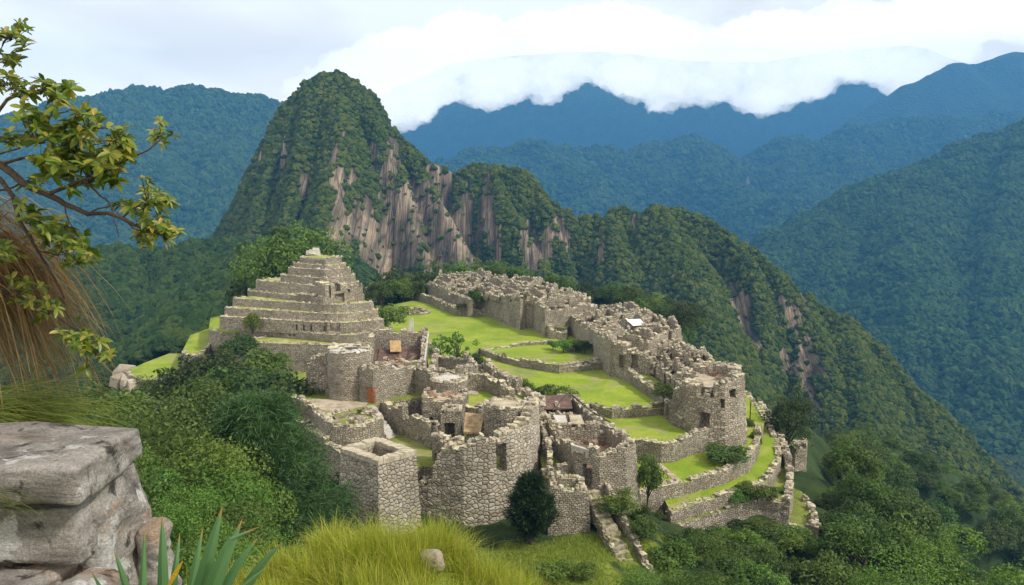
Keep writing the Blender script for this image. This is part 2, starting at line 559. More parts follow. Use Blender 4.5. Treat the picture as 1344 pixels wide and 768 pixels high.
def leaf_mat(name, cols, trans=.35, rough=.55, spec=.3):
    t = NT(name)
    rnd = t.island()
    st = [(k / (len(cols) - 1), c) for k, c in enumerate(cols)]
    c = t.ramp(rnd, st)
    oi = t.n('ShaderNodeObjectInfo').outputs['Random']
    hs = t.n('ShaderNodeHueSaturation', {'Color': c, 'Hue': t.maprange(t.math('FRACT', t.math('MULTIPLY', oi, 7.3)), 0, 1, .472, .515), 'Saturation': 1.0,
                                         'Value': t.maprange(oi, 0, 1, .6, 1.5)}).outputs[0]
    t.color(hs)
    t.b.inputs['Roughness'].default_value = rough; t.b.inputs['Specular IOR Level'].default_value = spec
    tr = t.n('ShaderNodeBsdfTranslucent', {'Color': hs})
    mx = t.n('ShaderNodeMixShader', {0: trans, 1: t.b.outputs[0], 2: tr.outputs[0]})
    t.link(mx.outputs[0], t.out.inputs['Surface'])
    return t.m
LF_DARK = leaf_mat('dark green leaves', [(.032, .062, .013), (.056, .096, .018), (.09, .14, .026), (.04, .075, .016)])
LF_MID = leaf_mat('mid green leaves', [(.05, .09, .014), (.08, .14, .02), (.125, .19, .03), (.06, .11, .018)])
LF_BRIGHT = leaf_mat('bright green leaves', [(.06, .13, .016), (.10, .19, .022), (.16, .26, .035), (.075, .15, .02)])
LF_OLIVE = leaf_mat('olive leaves', [(.085, .13, .018), (.14, .19, .022), (.22, .25, .03), (.10, .15, .02), (.28, .24, .04)])
LF_FEATHER = leaf_mat('feathery needles', [(.022, .058, .018), (.04, .092, .024), (.07, .14, .034), (.03, .072, .02)], .25)
LF_GRASS = leaf_mat('tussock grass', [(.14, .24, .018), (.26, .36, .026), (.36, .41, .042), (.19, .30, .022), (.50, .46, .11)], .35)
LF_STRAW = leaf_mat('dry straw', [(.13, .07, .025), (.30, .18, .06), (.20, .11, .04), (.44, .30, .13)], .3)
LF_NEEDLE = leaf_mat('green fine grass', [(.10, .16, .03), (.16, .22, .04), (.20, .24, .05), (.07, .12, .02)], .3)
LF_SHORT = leaf_mat('short slope grass', [(.12, .20, .02), (.2, .29, .03), (.26, .32, .04)], .3)

def canopy_mat(name, cols, bumpy=.8, rock=None):
    t = NT(name)
    oi = t.n('ShaderNodeObjectInfo').outputs['Random']
    c = t.ramp(oi, [(k / (len(cols) - 1), c) for k, c in enumerate(cols)])
    ob = t.obj()
    c = t.mix(.6, c, t.ramp(t.noise(ob, 3.5, 4, .7), [(.3, (.3, .35, .3)), (.7, (1.25, 1.25, 1.1))]), 'MULTIPLY')
    t.color(c); t.bump(t.noise(ob, 5, 3, .7), 1., .35)
    t.b.inputs['Specular IOR Level'].default_value = .1
    return t.m
CANOPY = canopy_mat('far canopy', [(.03, .055, .012), (.055, .085, .016), (.085, .115, .02), (.115, .135, .024), (.04, .065, .014)])
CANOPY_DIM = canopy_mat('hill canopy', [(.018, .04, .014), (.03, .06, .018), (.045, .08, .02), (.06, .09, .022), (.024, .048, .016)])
CANOPY_FAR = canopy_mat('far range canopy', [(.022, .055, .018), (.045, .09, .026), (.07, .12, .03), (.032, .07, .02)])

def mountain_mat(name, g1, g2, r1, r2, sc=1.):
    t = NT(name)
    ps = t.pos()
    at = t.n('ShaderNodeAttribute', attribute_name='rock', attribute_type='GEOMETRY').outputs['Fac']
    st = t.n('ShaderNodeMapping', {'Vector': ps, 'Scale': (.20 * sc, .014 * sc, .012 * sc)}).outputs[0]
    streak = t.noise(st, 1., 6, .7, .3)
    st2 = t.n('ShaderNodeMapping', {'Vector': ps, 'Scale': (.05 * sc, .02 * sc, .03 * sc)}).outputs[0]
    blot = t.noise(st2, 1., 5, .65)
    rc = t.ramp(streak, [(.28, (r1[0] * .2, r1[1] * .22, r1[2] * .22)), (.43, r1), (.6, r2), (.75, (r2[0] * .7, r2[1] * .66, r2[2] * .6))])
    rc = t.mix(t.maprange(blot, .45, .62, 0, .8), rc, (r1[0] * .55, r1[1] * .55, r1[2] * .5))
    ck = t.n('ShaderNodeTexVoronoi', {'Vector': st, 'Scale': 1.6}, feature='DISTANCE_TO_EDGE').outputs['Distance']
    rc = t.mix(t.maprange(ck, .0, .07, .75, 0.), rc, (r1[0] * .22, r1[1] * .22, r1[2] * .2))
    gc = t.mix(t.maprange(t.noise(ps, .05 * sc, 5, .7), .35, .65), g1, g2)
    vo = t.n('ShaderNodeTexVoronoi', {'Vector': ps, 'Scale': .22 * sc})
    gc = t.mix(.6, gc, t.ramp(vo.outputs['Distance'], [(.0, (1.2, 1.2, 1.1)), (.7, (.3, .35, .3))]), 'MULTIPLY')
    f = t.n('ShaderNodeClamp', {0: t.maprange(t.math('ADD', at, t.math('MULTIPLY', t.math('SUBTRACT', streak, .5), .5)), .2, .5)}).outputs[0]
    t.color(t.mix(f, gc, rc))
    crk = t.n('ShaderNodeTexVoronoi', {'Vector': st, 'Scale': 1.6}, feature='DISTANCE_TO_EDGE').outputs['Distance']
    h = t.mix(f, vo.outputs['Distance'], t.math('ADD', t.math('MULTIPLY', streak, 1.6), t.math('MINIMUM', crk, .15)))
    t.bump(h, 1., 4. / sc)
    return t.m
MT_NEAR = mountain_mat('mountain near', (.028, .055, .014), (.065, .095, .022), (.17, .135, .095), (.45, .35, .235))
MT_FAR = mountain_mat('mountain far', (.02, .05, .02), (.05, .09, .03), (.2, .17, .14), (.36, .3, .24), .35)

# ---------------------------------------------------------------- the valley floor (one sheet to the horizon)
g = Geo()
g.add([(-16000, -600, -330), (16000, -600, -330), (16000, 16000, -330), (-16000, 16000, -330)], [(0, 1, 2, 3)])
props(g.build('valley_ground', [MT_FAR]), kind='structure')

# ---------------------------------------------------------------- citadel hill terrain
CTRL = np.array([
 # near hill under the photographer
 (-1.5, 3.5, 29.95), (0, 3, 30), (2, 3, 29.2), (0, 0, 30.3), (0, -12, 31), (-8, -5, 31.5), (8, -5, 29), (0, 6, 28.6), (0, 9, 27.2), (-1.6, 12, 26.65),
 (.6, 12, 25.65), (.1, 11.6, 26.1), (-3.7, 11.5, 25.95), (-2.7, 11.8, 26.4), (2.6, 11, 22.8), (-1.5, 15, 24.9), (3, 7, 25.4), (-4.6, 6.4, 29.6), (-6, 4, 30.6), (-3.2, 6, 28.2), (-2.6, 8.5, 26.5),
 (-7, 9, 27.5), (-6, 14, 21.5), (-11, 24, 13), (-16, 40, 5), (-20, 55, -3), (-10, 40, 5), (-4, 25, 15), (0, 22, 17), (2, 30, 11), (6, 20, 16), (4, 45, 3.5),
 (12, 12, 15), (1.5, 8, 26.1), (1.6, 10, 24.6), (1.5, 12, 23.8), (1.6, 14, 22.6), (3, 9, 23.8), (2.2, 5, 27.6), (4.5, 7, 24.4), (5, 12, 19.5), (1.1, 10, 25.6), (.3, 10, 26.5), (3, 16, 19), (14, 30, 4), (25, 25, -8), (-14, 12, 24), (-24, 22, 12), (-30, 40, -2),
 # in front of the castle
 (-22, 72, -7), (-14, 72, -4), (-8, 72, -3.2), (0, 71, -2.7), (7, 71, -2.3), (5, 75, -2.6), (-6, 60, -2.0), (3, 60, -1.2), (8, 63, -2.2), (10, 73, -2.6), (12.5, 76, -1.0), (14.5, 70, -4.8), (18, 76, -4.6),
 # below the stairs and the middle house
 (20, 66, -10), (18, 82, -4), (24, 80, -10), (30, 74, -15), (12, 55, -6), (20, 50, -13), (34, 60, -22),
 # plateau
 (-15, 88, 1.5), (-20, 95, 2.5), (-10, 95, 2.5), (-18, 104, 4), (-12, 112, 4), (-4, 92, 2), (-4, 104, 2.5), (2, 95, 0), (8, 92, -1.2), (4, 104, -.5), (10, 108, -.9), (18, 112, -1),
 (2, 120, -.6), (-6, 128, .4), (10, 130, -.5), (-6, 145, .4), (4, 160, .6), (-20, 135, .2), (-28, 132, -.5), (-14, 160, .6), (-10, 185, .8), (0, 200, .8), (-25, 205, .6), (12, 190, 1), (20, 150, .5), (26, 120, -1),
 (16, 98, -3.4), (22, 96, -3.6), (28, 100, -4), (32, 108, -4.5), (35, 120, -5), (35, 135, -5), (30, 93, -5.5), (24, 89, -8.5), (33, 92, -8.5), (38, 98, -8),
 (-40, 150, 0), (-36, 165, 2), (-45, 165, 1), (-26, 160, 1), (-30, 180, 1), (-50, 175, -2), (-34, 132, -2.5), (-40, 138, -3.5), (-46, 146, -2),
 # left flank
 (-27, 90, -2), (-32, 98, 1.5), (-35, 108, -1), (-33, 118, -3), (-44, 122, -6), (-38, 104, -6), (-52, 140, -4), (-62, 148, -5.2), (-70, 152, -8), (-66, 165, -14), (-56, 120, -14),
 (-34, 84, -10), (-45, 100, -16), (-50, 80, -20), (-70, 120, -26), (-95, 140, -45), (-60, 200, -20), (-90, 190, -45), (-130, 160, -80), (-80, 70, -38), (-120, 90, -70), (-52, 52, -16), (-40, 64, -12),
 # right flank
 (42, 112, -9), (46, 124, -11), (44, 104, -12), (42, 92, -14), (54, 120, -23), (54, 104, -22), (68, 120, -41), (66, 96, -34), (50, 84, -24), (60, 70, -36), (92, 150, -64), (100, 110, -76), (120, 160, -98), (44, 145, -8), (56, 160, -27),
 (40, 165, -3), (52, 190, -27), (38, 195, 0), (40, 215, -8), (70, 210, -45), (10, 225, 2), (-10, 240, 1), (25, 240, -4), (0, 270, -14), (-40, 240, -16), (40, 270, -36), (-80, 260, -55), (80, 270, -75),
 # beyond
 (0, 330, -75), (-100, 330, -100), (100, 330, -120), (0, 420, -150), (-200, 250, -140), (200, 250, -150), (-220, 420, -170), (220, 420, -180), (-300, 120, -180), (300, 120, -190), (-200, 20, -110), (200, 20, -140), (-400, 300, -210), (400, 300, -220), (-60, -30, 20), (60, -30, -20), (0, -60, 34), (-400, -60, -150), (400, -60, -180), (0, 520, -190), (-300, 560, -220), (300, 560, -220)
], float)
def terr(x, y):
    x = np.asarray(x, float); y = np.asarray(y, float)
    sh = x.shape
    X = x.ravel()[:, None]; Y = y.ravel()[:, None]
    s2 = (1.1 + .028 * np.maximum(Y, 0)) ** 2
    d2 = (X - CTRL[None, :, 0]) ** 2 + (Y - CTRL[None, :, 1]) ** 2
    w = 1 / (d2 + s2) ** 2.2
    h = (w * CTRL[None, :, 2]).sum(1) / w.sum(1)
    return h.reshape(sh)
def terrz(x, y): return float(terr(np.array([x]), np.array([y]))[0])

def spaced(lo, hi, c, n, k):
    t = np.linspace(-1, 1, n)
    q = np.sinh(t * k) / math.sinh(k)
    return np.where(q < 0, c + q * (c - lo), c + q * (hi - c))
gx = spaced(-420, 420, 0, 250, 3.4)
gy = -60 + 640 * (np.linspace(0, 1, 300) ** 1.9)
GX, GY = np.meshgrid(gx, gy)
GZ = terr(GX, GY)
far = np.clip((GY - 18) / 40, 0, 1)
GZ += fbm(GX * .11, GY * .11, 3) * 1.0 * far * np.clip((np.abs(GX) + np.maximum(0, GY - 220) * .5 - 45) / 40, .12, 4) + fbm(GX * .8, GY * .8, 3) * .08
def grid_mesh(name, X, Y, Z, mats, attrs=None):
    ny, nx = X.shape
    me = bpy.data.meshes.new(name)
    co = np.stack([X, Y, Z], -1).reshape(-1, 3).astype(np.float32)
    i = np.arange(ny - 1)[:, None] * nx + np.arange(nx - 1)[None]
    q = np.stack([i, i + 1, i + nx + 1, i + nx], -1).reshape(-1, 4).astype(np.int32)
    n = len(q)
    me.vertices.add(len(co)); me.loops.add(n * 4); me.polygons.add(n)
    me.vertices.foreach_set('co', co.ravel()); me.loops.foreach_set('vertex_index', q.ravel())
    me.polygons.foreach_set('loop_start', np.arange(0, n * 4, 4, dtype=np.int32))
    me.polygons.foreach_set('use_smooth', np.ones(n, bool))
    for m in mats: me.materials.append(m)
    for k, a in (attrs or {}).items():
        at = me.attributes.new(k, 'FLOAT', 'POINT'); at.data.foreach_set('value', a.ravel().astype(np.float32))
    me.update()
    return me
# where short grass grows on the hill (x, y, radius)
GRASSY = [(7, 74, 4.5), (5, 69, 5), (11, 66, 5), (9, 62, 5), (13, 72, 3.5), (15, 68, 4), (11, 77, 2.5), (16, 64, 4), (17, 78, 3), (1, 72, 5), (-62, 149, 7), (-50, 150, 8), (-44, 148, 7), (-38, 140, 8), (0, 150, 30), (-8, 66, 9), (8, 62, 5), (34, 120, 6), (34, 108, 6), (20, 98, 8), (0, 4, 4), (-1, 12, 3.5), (0, 200, 45)]
gm = np.zeros_like(GX)
for (a, b, r) in GRASSY:
    gm = np.maximum(gm, np.clip(1.6 - 1.4 * np.hypot(GX - a, GY - b) / r, 0, 1))
t = NT('hillside')
ps = t.pos()
at = t.n('ShaderNodeAttribute', attribute_name='grass', attribute_type='GEOMETRY').outputs['Fac']
c = t.mix(t.maprange(t.noise(ps, .35, 5, .65), .35, .65), (.02, .042, .012), (.05, .08, .02))
gcol = t.mix(t.maprange(t.noise(ps, .6, 5, .7), .4, .65), (.15, .21, .025), (.26, .31, .045))
gcol = t.mix(t.maprange(t.noise(ps, 1.4, 4, .7), .58, .72, 0, .7), gcol, (.09, .12, .025))
c = t.mix(t.maprange(t.math('ADD', at, t.math('MULTIPLY', t.math('SUBTRACT', t.noise(ps, .5, 4, .6), .5), 1.2)), .35, .6), c, gcol)
t.color(c); t.bump(t.noise(ps, 2.5, 5, .75), 1., .3)
HILL = t.m
props(link('hillside_ground', grid_mesh('hillside_ground', GX, GY, GZ, [HILL], {'grass': gm})), kind='structure')

# ---------------------------------------------------------------- mountains
def seg_h(X, Y, A, B, k, r):
    ax, ay, az = A; bx, by, bz = B
    dx, dy = bx - ax, by - ay
    tt = np.clip(((X - ax) * dx + (Y - ay) * dy) / (dx * dx + dy * dy + 1e-9), 0, 1)
    d = np.hypot(X - (ax + tt * dx), Y - (ay + tt * dy))
    return az + tt * (bz - az) - k * (np.sqrt(d * d + r * r) - r)
def mountain(name, ridges, xr, yr, res, base, wob=.3, wl=40., nz=3., nl=25., rocks=(), mat=MT_NEAR, flute=0., fl=10., lat=.5):
    xs = np.arange(xr[0], xr[1] + res, res); ys = np.arange(yr[0], yr[1] + res, res)
    X, Y = np.meshgrid(xs, ys)
    wx = fbm(X / wl, Y / wl, 4) * wob * wl; wy = fbm(X / wl + 40, Y / wl + 7, 4) * wob * wl
    if flute:
        fx = (1 - np.abs(fbm(X / fl + 3, Y / (fl * 9), 3)) * 2) + 1.6 * (1 - np.abs(fbm(X / (fl * 3.2) + 8, Y / (fl * 20), 2)) * 2)
        wy = wy + fx * flute * np.clip((648 - Y) / 45, 0, 1) * (1 - .6 * np.clip((X - 50) / 60, 0, 1))
    Xw, Yw = X + wx * lat, Y + wy
    Z = np.full(X.shape, float(base))
    for (pts, k, r) in ridges:
        for a, b in zip(pts[:-1], pts[1:]):
            # the crest lines keep their own place; only the flanks are warped
            h0 = seg_h(X, Y, a, b, k, r); h1 = seg_h(Xw, Yw, a, b, k, r)
            Z = np.maximum(Z, np.minimum(h1, h0 + 20 * 0 + np.maximum(0, 0)) * .65 + h1 * .35)
    Z = Z + fbm(X / nl, Y / nl, 4) * nz
    Z = np.maximum(Z, base)
    gy_, gx_ = np.gradient(Z, res)
    rock = np.zeros_like(Z)
    for (cx, cz, rx, rz, s) in rocks:
        rock = np.maximum(rock, s * np.clip(1.5 - 1.35 * np.sqrt(((X - cx) / rx) ** 2 + ((Z - cz) / rz) ** 2), 0, 1))
    steep = np.clip((np.hypot(gx_, gy_) - 1.0) / .8, 0, 1)
    streak = fbm(X / 7 + fbm(X / 40, Z / 40, 2), Z / 70 + Y / 90, 3)
    blot = fbm(X / 30 + 5, Z / 22 + Y / 60, 3)
    rock = np.clip(rock * (.5 + .5 * steep), 0, 1)
    rock = np.clip((rock * .86 + streak * 1.35 + blot * .5 - .42) / .3, 0, 1) * np.clip(rock * 4, 0, 1)
    o = props(link(name, grid_mesh(name, X, Y, Z, [mat], {'rock': rock})), kind='structure')
    return dict(X=X, Y=Y, Z=Z, gx=gx_, gy=gy_, rock=rock, res=res)

def line(*pts): return [W(*p) for p in pts]
def blob(u, v, D, ru, rv, s=1.):
    x, y, z = W(u, v, D)
    return (x, z, ru * D / FPX, rv * D / FPX, s)

# the great peak with its shoulder, and the long ridge falling away to the right
PEAK = mountain('steep_mountain', [
  (line((270, 330, 640), (300, 290, 650), (330, 235, 650), (350, 190, 650), (375, 140, 650), (403, 108, 650), (428, 95, 650), (446, 91, 650), (463, 98, 650), (482, 115, 650), (510, 162, 650), (540, 192, 650), (560, 207, 648), (600, 228, 645), (612, 219, 640), (640, 216, 640), (680, 221, 636), (700, 237, 634), (720, 257, 630), (760, 271, 625), (800, 271, 620), (860, 267, 612), (900, 279, 600), (950, 299, 590), (1000, 339, 575), (1050, 381, 560), (1100, 412, 545), (1150, 449, 525), (1200, 509, 505), (1260, 564, 480), (1300, 614, 465), (1344, 655, 450), (1420, 730, 430)), 2.3, 7),
  (line((446, 97, 650), (455, 170, 606), (436, 235, 560), (424, 300, 520), (418, 380, 480)), 1.7, 4),
  (line((470, 102, 650), (520, 200, 605), (545, 290, 565), (560, 380, 520)), 2.6, 3),
  (line((535, 190, 650), (572, 250, 600), (598, 300, 560), (620, 380, 515)), 2.0, 3),
  (line((640, 216, 640), (668, 262, 600), (700, 310, 575), (725, 400, 530)), 2.4, 4),
  (line((700, 237, 634), (726, 280, 605), (742, 345, 585), (750, 420, 550)), 2.8, 4),
  (line((375, 140, 650), (352, 230, 612), (335, 300, 575), (300, 380, 520)), 2.2, 3),
  (line((415, 100, 650), (395, 200, 600), (376, 300, 550), (370, 390, 510)), 2.1, 3),
  (line((330, 235, 650), (312, 300, 620), (290, 350, 570)), 1.6, 4),
  (line((800, 271, 620), (815, 330, 575), (815, 400, 530), (830, 480, 480)), 1.6, 6),
  (line((860, 267, 612), (900, 330, 560), (925, 400, 510), (960, 480, 450)), 1.2, 8),
  (line((950, 299, 590), (985, 350, 555), (1000, 400, 530), (1000, 500, 480)), 2.2, 6),
  (line((1000, 339, 575), (1040, 390, 545), (1052, 450, 520), (1045, 540, 470)), 2.2, 5),
  (line((1100, 412, 545), (1130, 490, 480), (1150, 580, 420), (1160, 680, 370)), 1.1, 7),
  (line((1200, 509, 505), (1235, 590, 440), (1260, 690, 380), (1270, 790, 330)), 1.1, 7),
  (line((1050, 381, 560), (1085, 470, 500), (1100, 560, 440)), 1.2, 7),
 ], (-420, 560), (280, 860), 2.6, -260, .26, 45, 4.2, 26, [
  blob(545, 290, 590, 84, 78), blob(470, 215, 610, 26, 55, .75), blob(505, 225, 605, 22, 50, .7), blob(430, 330, 520, 30, 50, .7), blob(600, 345, 560, 40, 60, .8), blob(480, 290, 560, 36, 60, .8), blob(500, 340, 540, 40, 35, .8), blob(358, 215, 620, 24, 62, .9), blob(392, 250, 580, 18, 45, .7), blob(715, 312, 600, 38, 50, 1.4), blob(655, 300, 590, 26, 50, .7), blob(335, 290, 600, 26, 40, .6),
  blob(1030, 440, 535, 30, 64, 1.7), blob(968, 400, 545, 15, 42, 1.3), blob(1060, 400, 540, 20, 30, .8), blob(790, 320, 580, 12, 40, .45), blob(840, 310, 570, 10, 40, .4), blob(1240, 570, 470, 20, 30, .6), blob(1160, 560, 430, 24, 26, .5), blob(1290, 620, 450, 25, 30, .5), blob(560, 250, 610, 34, 40, .6), blob(640, 260, 620, 16, 40, .5)],
 flute=8., fl=11., lat=.12)

HILLS = mountain('wooded_hill', [
  (line((40, 390, 400), (100, 352, 420), (150, 326, 430), (190, 330, 430), (215, 350, 425), (232, 345, 425), (262, 322, 430), (300, 313, 440), (345, 318, 450), (420, 330, 460)), 1.0, 22),
  (line((150, 326, 430), (170, 400, 360), (200, 480, 300)), .9, 18),
  (line((262, 322, 430), (240, 380, 370), (200, 440, 320)), .9, 18),
  (line((345, 318, 450), (320, 350, 360), (290, 400, 290), (250, 440, 240)), .8, 16),
 ], (-330, 0), (230, 620), 3.0, -255, .25, 40, 4, 30)

LEFT = mountain('blue_range', [
  (line((-220, 120, 2500), (-60, 165, 2550), (20, 158, 2600), (60, 148, 2600), (100, 137, 2600), (140, 131, 2600), (180, 115, 2600), (215, 123, 2600), (255, 120, 2600), (300, 125, 2620), (340, 128, 2650), (375, 143, 2700), (430, 190, 2700), (560, 300, 2700)), .85, 60),
  (line((180, 115, 2600), (200, 200, 2200), (150, 320, 1800)), .8, 50),
  (line((300, 125, 2620), (300, 220, 2200), (260, 330, 1800)), .8, 50),
  (line((60, 148, 2600), (40, 250, 2100), (-20, 360, 1700)), .8, 50),
 ], (-2300, -150), (1350, 3100), 14., -300, .3, 220, 34, 130, [blob(210, 238, 2200, 5, 9, .9)], MT_FAR)

RIGHT = mountain('blue_slope', [
  (line((960, 420, 1500), (1020, 330, 1550), (1060, 300, 1600), (1100, 272, 1650), (1150, 240, 1700), (1200, 216, 1750), (1260, 196, 1800), (1344, 160, 1850), (1500, 120, 1900)), .75, 50),
  (line((1200, 216, 1750), (1210, 320, 1400), (1190, 430, 1150)), .75, 40),
  (line((1344, 160, 1850), (1330, 330, 1350), (1310, 480, 1050), (1290, 640, 900)), .75, 40),
  (line((1100, 272, 1650), (1100, 370, 1400), (1080, 470, 1200)), .75, 40),
  (line((1500, 120, 1900), (1460, 420, 1150), (1420, 640, 850)), .75, 40),
 ], (330, 1700), (720, 2400), 10., -300, .32, 150, 30, 90, [blob(1270, 520, 1050, 10, 20, .6), blob(1310, 470, 1050, 9, 16, .6)], MT_FAR)

MID = mountain('blue_spur_range', [
  (line((420, 330, 3300), (520, 250, 3300), (580, 215, 3300), (640, 196, 3350), (700, 186, 3400), (770, 205, 3350), (840, 190, 3450), (900, 178, 3500), (960, 205, 3500), (1040, 190, 3600), (1150, 165, 3700), (1300, 150, 3700), (1500, 130, 3700)), .72, 80),
  (line((700, 186, 3400), (790, 250, 2900), (900, 320, 2500), (990, 400, 2150)), .75, 70),
  (line((640, 196, 3350), (640, 280, 2800), (680, 360, 2300)), .75, 70),
  (line((900, 178, 3500), (960, 240, 3000), (1010, 300, 2600), (1000, 380, 2200)), .75, 60),
  (line((1150, 165, 3700), (1060, 240, 3000), (1010, 300, 2500)), .75, 60),
  (line((1040, 190, 3600), (1030, 260, 2900)), .75, 60),
 ], (-1100, 2600), (1900, 4300), 20., -310, .32, 320, 60, 170, [blob(997, 240, 3000, 7, 9, 1.), blob(800, 190, 3400, 8, 10, .6)], MT_FAR)

TALL = mountain('tall_blue_peak', [
  (line((1020, 230, 4500), (1120, 150, 4500), (1190, 112, 4520), (1222, 98, 4550), (1250, 84, 4580), (1262, 82, 4580), (1280, 84, 4600), (1310, 74, 4620), (1335, 66, 4640), (1350, 70, 4640), (1420, 90, 4640), (1560, 120, 4640)), .9, 50),
  (line((1335, 66, 4640), (1290, 130, 4300), (1260, 200, 4000)), .9, 60),
  (line((1222, 98, 4550), (1190, 150, 4300), (1150, 220, 4000)), .9, 60),
 ], (900, 4300), (3700, 5050), 24., -315, .3, 260, 24, 150, (), MT_FAR)

CREST_R = mountain('cloudy_range', [
  (line((300, 200, 5900), (420, 170, 5900), (520, 112, 5900), (600, 80, 5900), (720, 70, 5900), (800, 66, 5900), (900, 80, 5900), (1000, 82, 5900), (1100, 66, 5900), (1200, 60, 5900), (1300, 90, 5900), (1500, 90, 5900)), 1.9, 80),
  (line((600, 100, 5900), (650, 180, 5600)), 1.7, 60), (line((800, 80, 5900), (850, 170, 5600)), 1.7, 60), (line((1000, 95, 5900), (1020, 180, 5600)), 1.7, 60),
 ], (-2600, 5200), (5240, 6600), 40., -320, .3, 400, 8, 240, (), MT_FAR)

# ---------------------------------------------------------------- haze: one closed box, sky and cloud outside it
g = Geo()
hx0, hx1, hy0, hy1, hz0, hz1 = -4200, 5200, -140, 5200, -331.5, 900
g.add([(hx0, hy0, hz0), (hx1, hy0, hz0), (hx1, hy1, hz0), (hx0, hy1, hz0), (hx0, hy0, hz1), (hx1, hy0, hz1), (hx1, hy1, hz1), (hx0, hy1, hz1)], _BOXF)
hm = bpy.data.materials.new('haze'); hm.use_nodes = True
hm.node_tree.nodes.clear()
ho = hm.node_tree.nodes.new('ShaderNodeOutputMaterial'); hv = hm.node_tree.nodes.new('ShaderNodeVolumePrincipled')
hv.inputs['Color'].default_value = (.11, .40, .88, 1)
hv.inputs['Density'].default_value = 1.95e-4
hv.inputs['Anisotropy'].default_value = 0.
hm.node_tree.links.new(hv.outputs[0], ho.inputs['Volume'])
props(g.build('haze', [hm]), kind='stuff')

# ---------------------------------------------------------------- cloud bank hanging over the far range
def cloud_bank():
    rng = np.random.default_rng(3)
    edge = [(430, 150), (505, 150), (545, 148), (575, 130), (600, 120), (625, 132), (660, 128), (690, 112), (720, 118), (760, 108), (800, 104), (815, 122), (840, 128), (880, 134), (925, 128), (975, 134), (1020, 128), (1060, 122), (1090, 106), (1120, 100), (1150, 102), (1185, 112), (1210, 104), (1235, 82), (1270, 66), (1310, 50), (1360, 34), (1450, 20)]
    us = np.array([e[0] for e in edge]); vs = np.array([e[1] for e in edge])
    bm = bmesh.new()
    def puff(u, v, D, r, sx=1.35, sy=.8, sz=.85):
        x, y, z = W(u, v, D); rr = r * D / FPX
        m = bmesh.ops.create_icosphere(bm, subdivisions=2, radius=1)
        for q in m['verts']:
            q.co = Vector((x + q.co.x * rr * sx, y + q.co.y * rr * sy, z + q.co.z * rr * sz))
    for k in range(560):
        u = rng.uniform(470, 1450); ev = np.interp(u, us, vs) + 6 + 7 * math.sin(u * .09) + 6 * math.sin(u * .037 + 1)
        r = rng.choice([4, 7, 11, 18, 28], p=[.3, .26, .2, .15, .09]) * rng.uniform(.8, 1.3)
        lift = r * rng.uniform(.2, 1.1) + abs(rng.normal(0, 16 if r > 16 else 8))
        puff(u, ev - lift, rng.uniform(5275, 5420), r, rng.uniform(1.2, 1.9))
    for k in range(170):
        u = rng.uniform(480, 1480); ev = np.interp(u, us, vs)
        r = rng.uniform(22, 46)
        puff(u, ev - r * .85 - 4 - rng.uniform(0, 40), rng.uniform(5320, 5440), r, 1.6, .45)
    for k in range(40):
        u = rng.uniform(395, 500); r = rng.uniform(10, 26)
        puff(u, 150 - (u - 395) * .1 - rng.uniform(0, 60), rng.uniform(5320, 5420), r, 1.6, .5)
    me = bpy.data.meshes.new('cloud_bank'); bm.to_mesh(me); bm.free()
    o = link('cloud_bank', me)
    rm = o.modifiers.new('r', 'REMESH'); rm.mode = 'VOXEL'; rm.voxel_size = 16
    for i, (sc, st) in enumerate(((150, 60), (60, 60), (26, 34))):
        tx = bpy.data.textures.new('billow%d' % i, 'CLOUDS'); tx.noise_scale = sc; tx.noise_depth = 3
        d = o.modifiers.new('d%d' % i, 'DISPLACE'); d.texture = tx; d.strength = st; d.mid_level = .55; d.texture_coords = 'GLOBAL'
    m = bpy.data.materials.new('cloud'); m.use_nodes = True
    nt = m.node_tree; nt.nodes.clear()
    oo = nt.nodes.new('ShaderNodeOutputMaterial'); ab = nt.nodes.new('ShaderNodeVolumeAbsorption'); em = nt.nodes.new('ShaderNodeEmission'); ad = nt.nodes.new('ShaderNodeAddShader')
    dens = 1 / 140.
    ab.inputs['Color'].default_value = (0, 0, 0, 1); ab.inputs['Density'].default_value = dens
    em.inputs['Color'].default_value = (1, .975, .93, 1); em.inputs['Strength'].default_value = dens * 1.75  # cloud emits its own white, standing in for scattered sun and sky light
    nt.links.new(ab.outputs[0], ad.inputs[0]); nt.links.new(em.outputs[0], ad.inputs[1]); nt.links.new(ad.outputs[0], oo.inputs['Volume'])
    me.materials.append(m)
    props(o, kind='structure')
cloud_bank()
# ---------------------------------------------------------------- ruins: small builders
_seed = [100]
def sd_():
    _seed[0] += 1
    return _seed[0]
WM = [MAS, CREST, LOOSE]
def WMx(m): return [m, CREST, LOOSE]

def wall_thing(name, label, cat, path, z0, prof, group=None, mat=MAS, **k):
    g = Geo()
    k.setdefault('seed', sd_())
    wall(g, path, z0, prof, **k)
    o = g.build(name, WMx(mat))
    return props(o, label, cat, group)

LAWNS = []
def lawn(name, poly, ztop, zbot=-4, mat=None, side=MAS_DARK):
    if mat is not DUST and mat is not EARTH: LAWNS.append((poly, ztop))
    g = Geo(); prism(g, poly, ztop, zbot)
    return props(g.build(name, [mat or COURT, side]), kind='structure')

def scatter_rubble(parent, poly, z, n, seed, size=(.25, .8), mats=(LOOSE_W,), zj=.15):
    """fallen stones lying in a room, as one part"""
    rng = np.random.default_rng(seed)
    p = np.array(poly)
    g = Geo()
    for _ in range(n):
        a = rng.dirichlet(np.ones(len(p)) * .8)
        c = (a[:, None] * p).sum(0)
        s = rng.uniform(*size)
        stone(g, (c[0], c[1], z + rng.uniform(0, zj) + s * .15), (s * rng.uniform(.8, 1.6), s, s * rng.uniform(.5, .9)), rng, 0, None, .22)
    return props(g.build('rubble', list(mats), parent), kind='stuff')

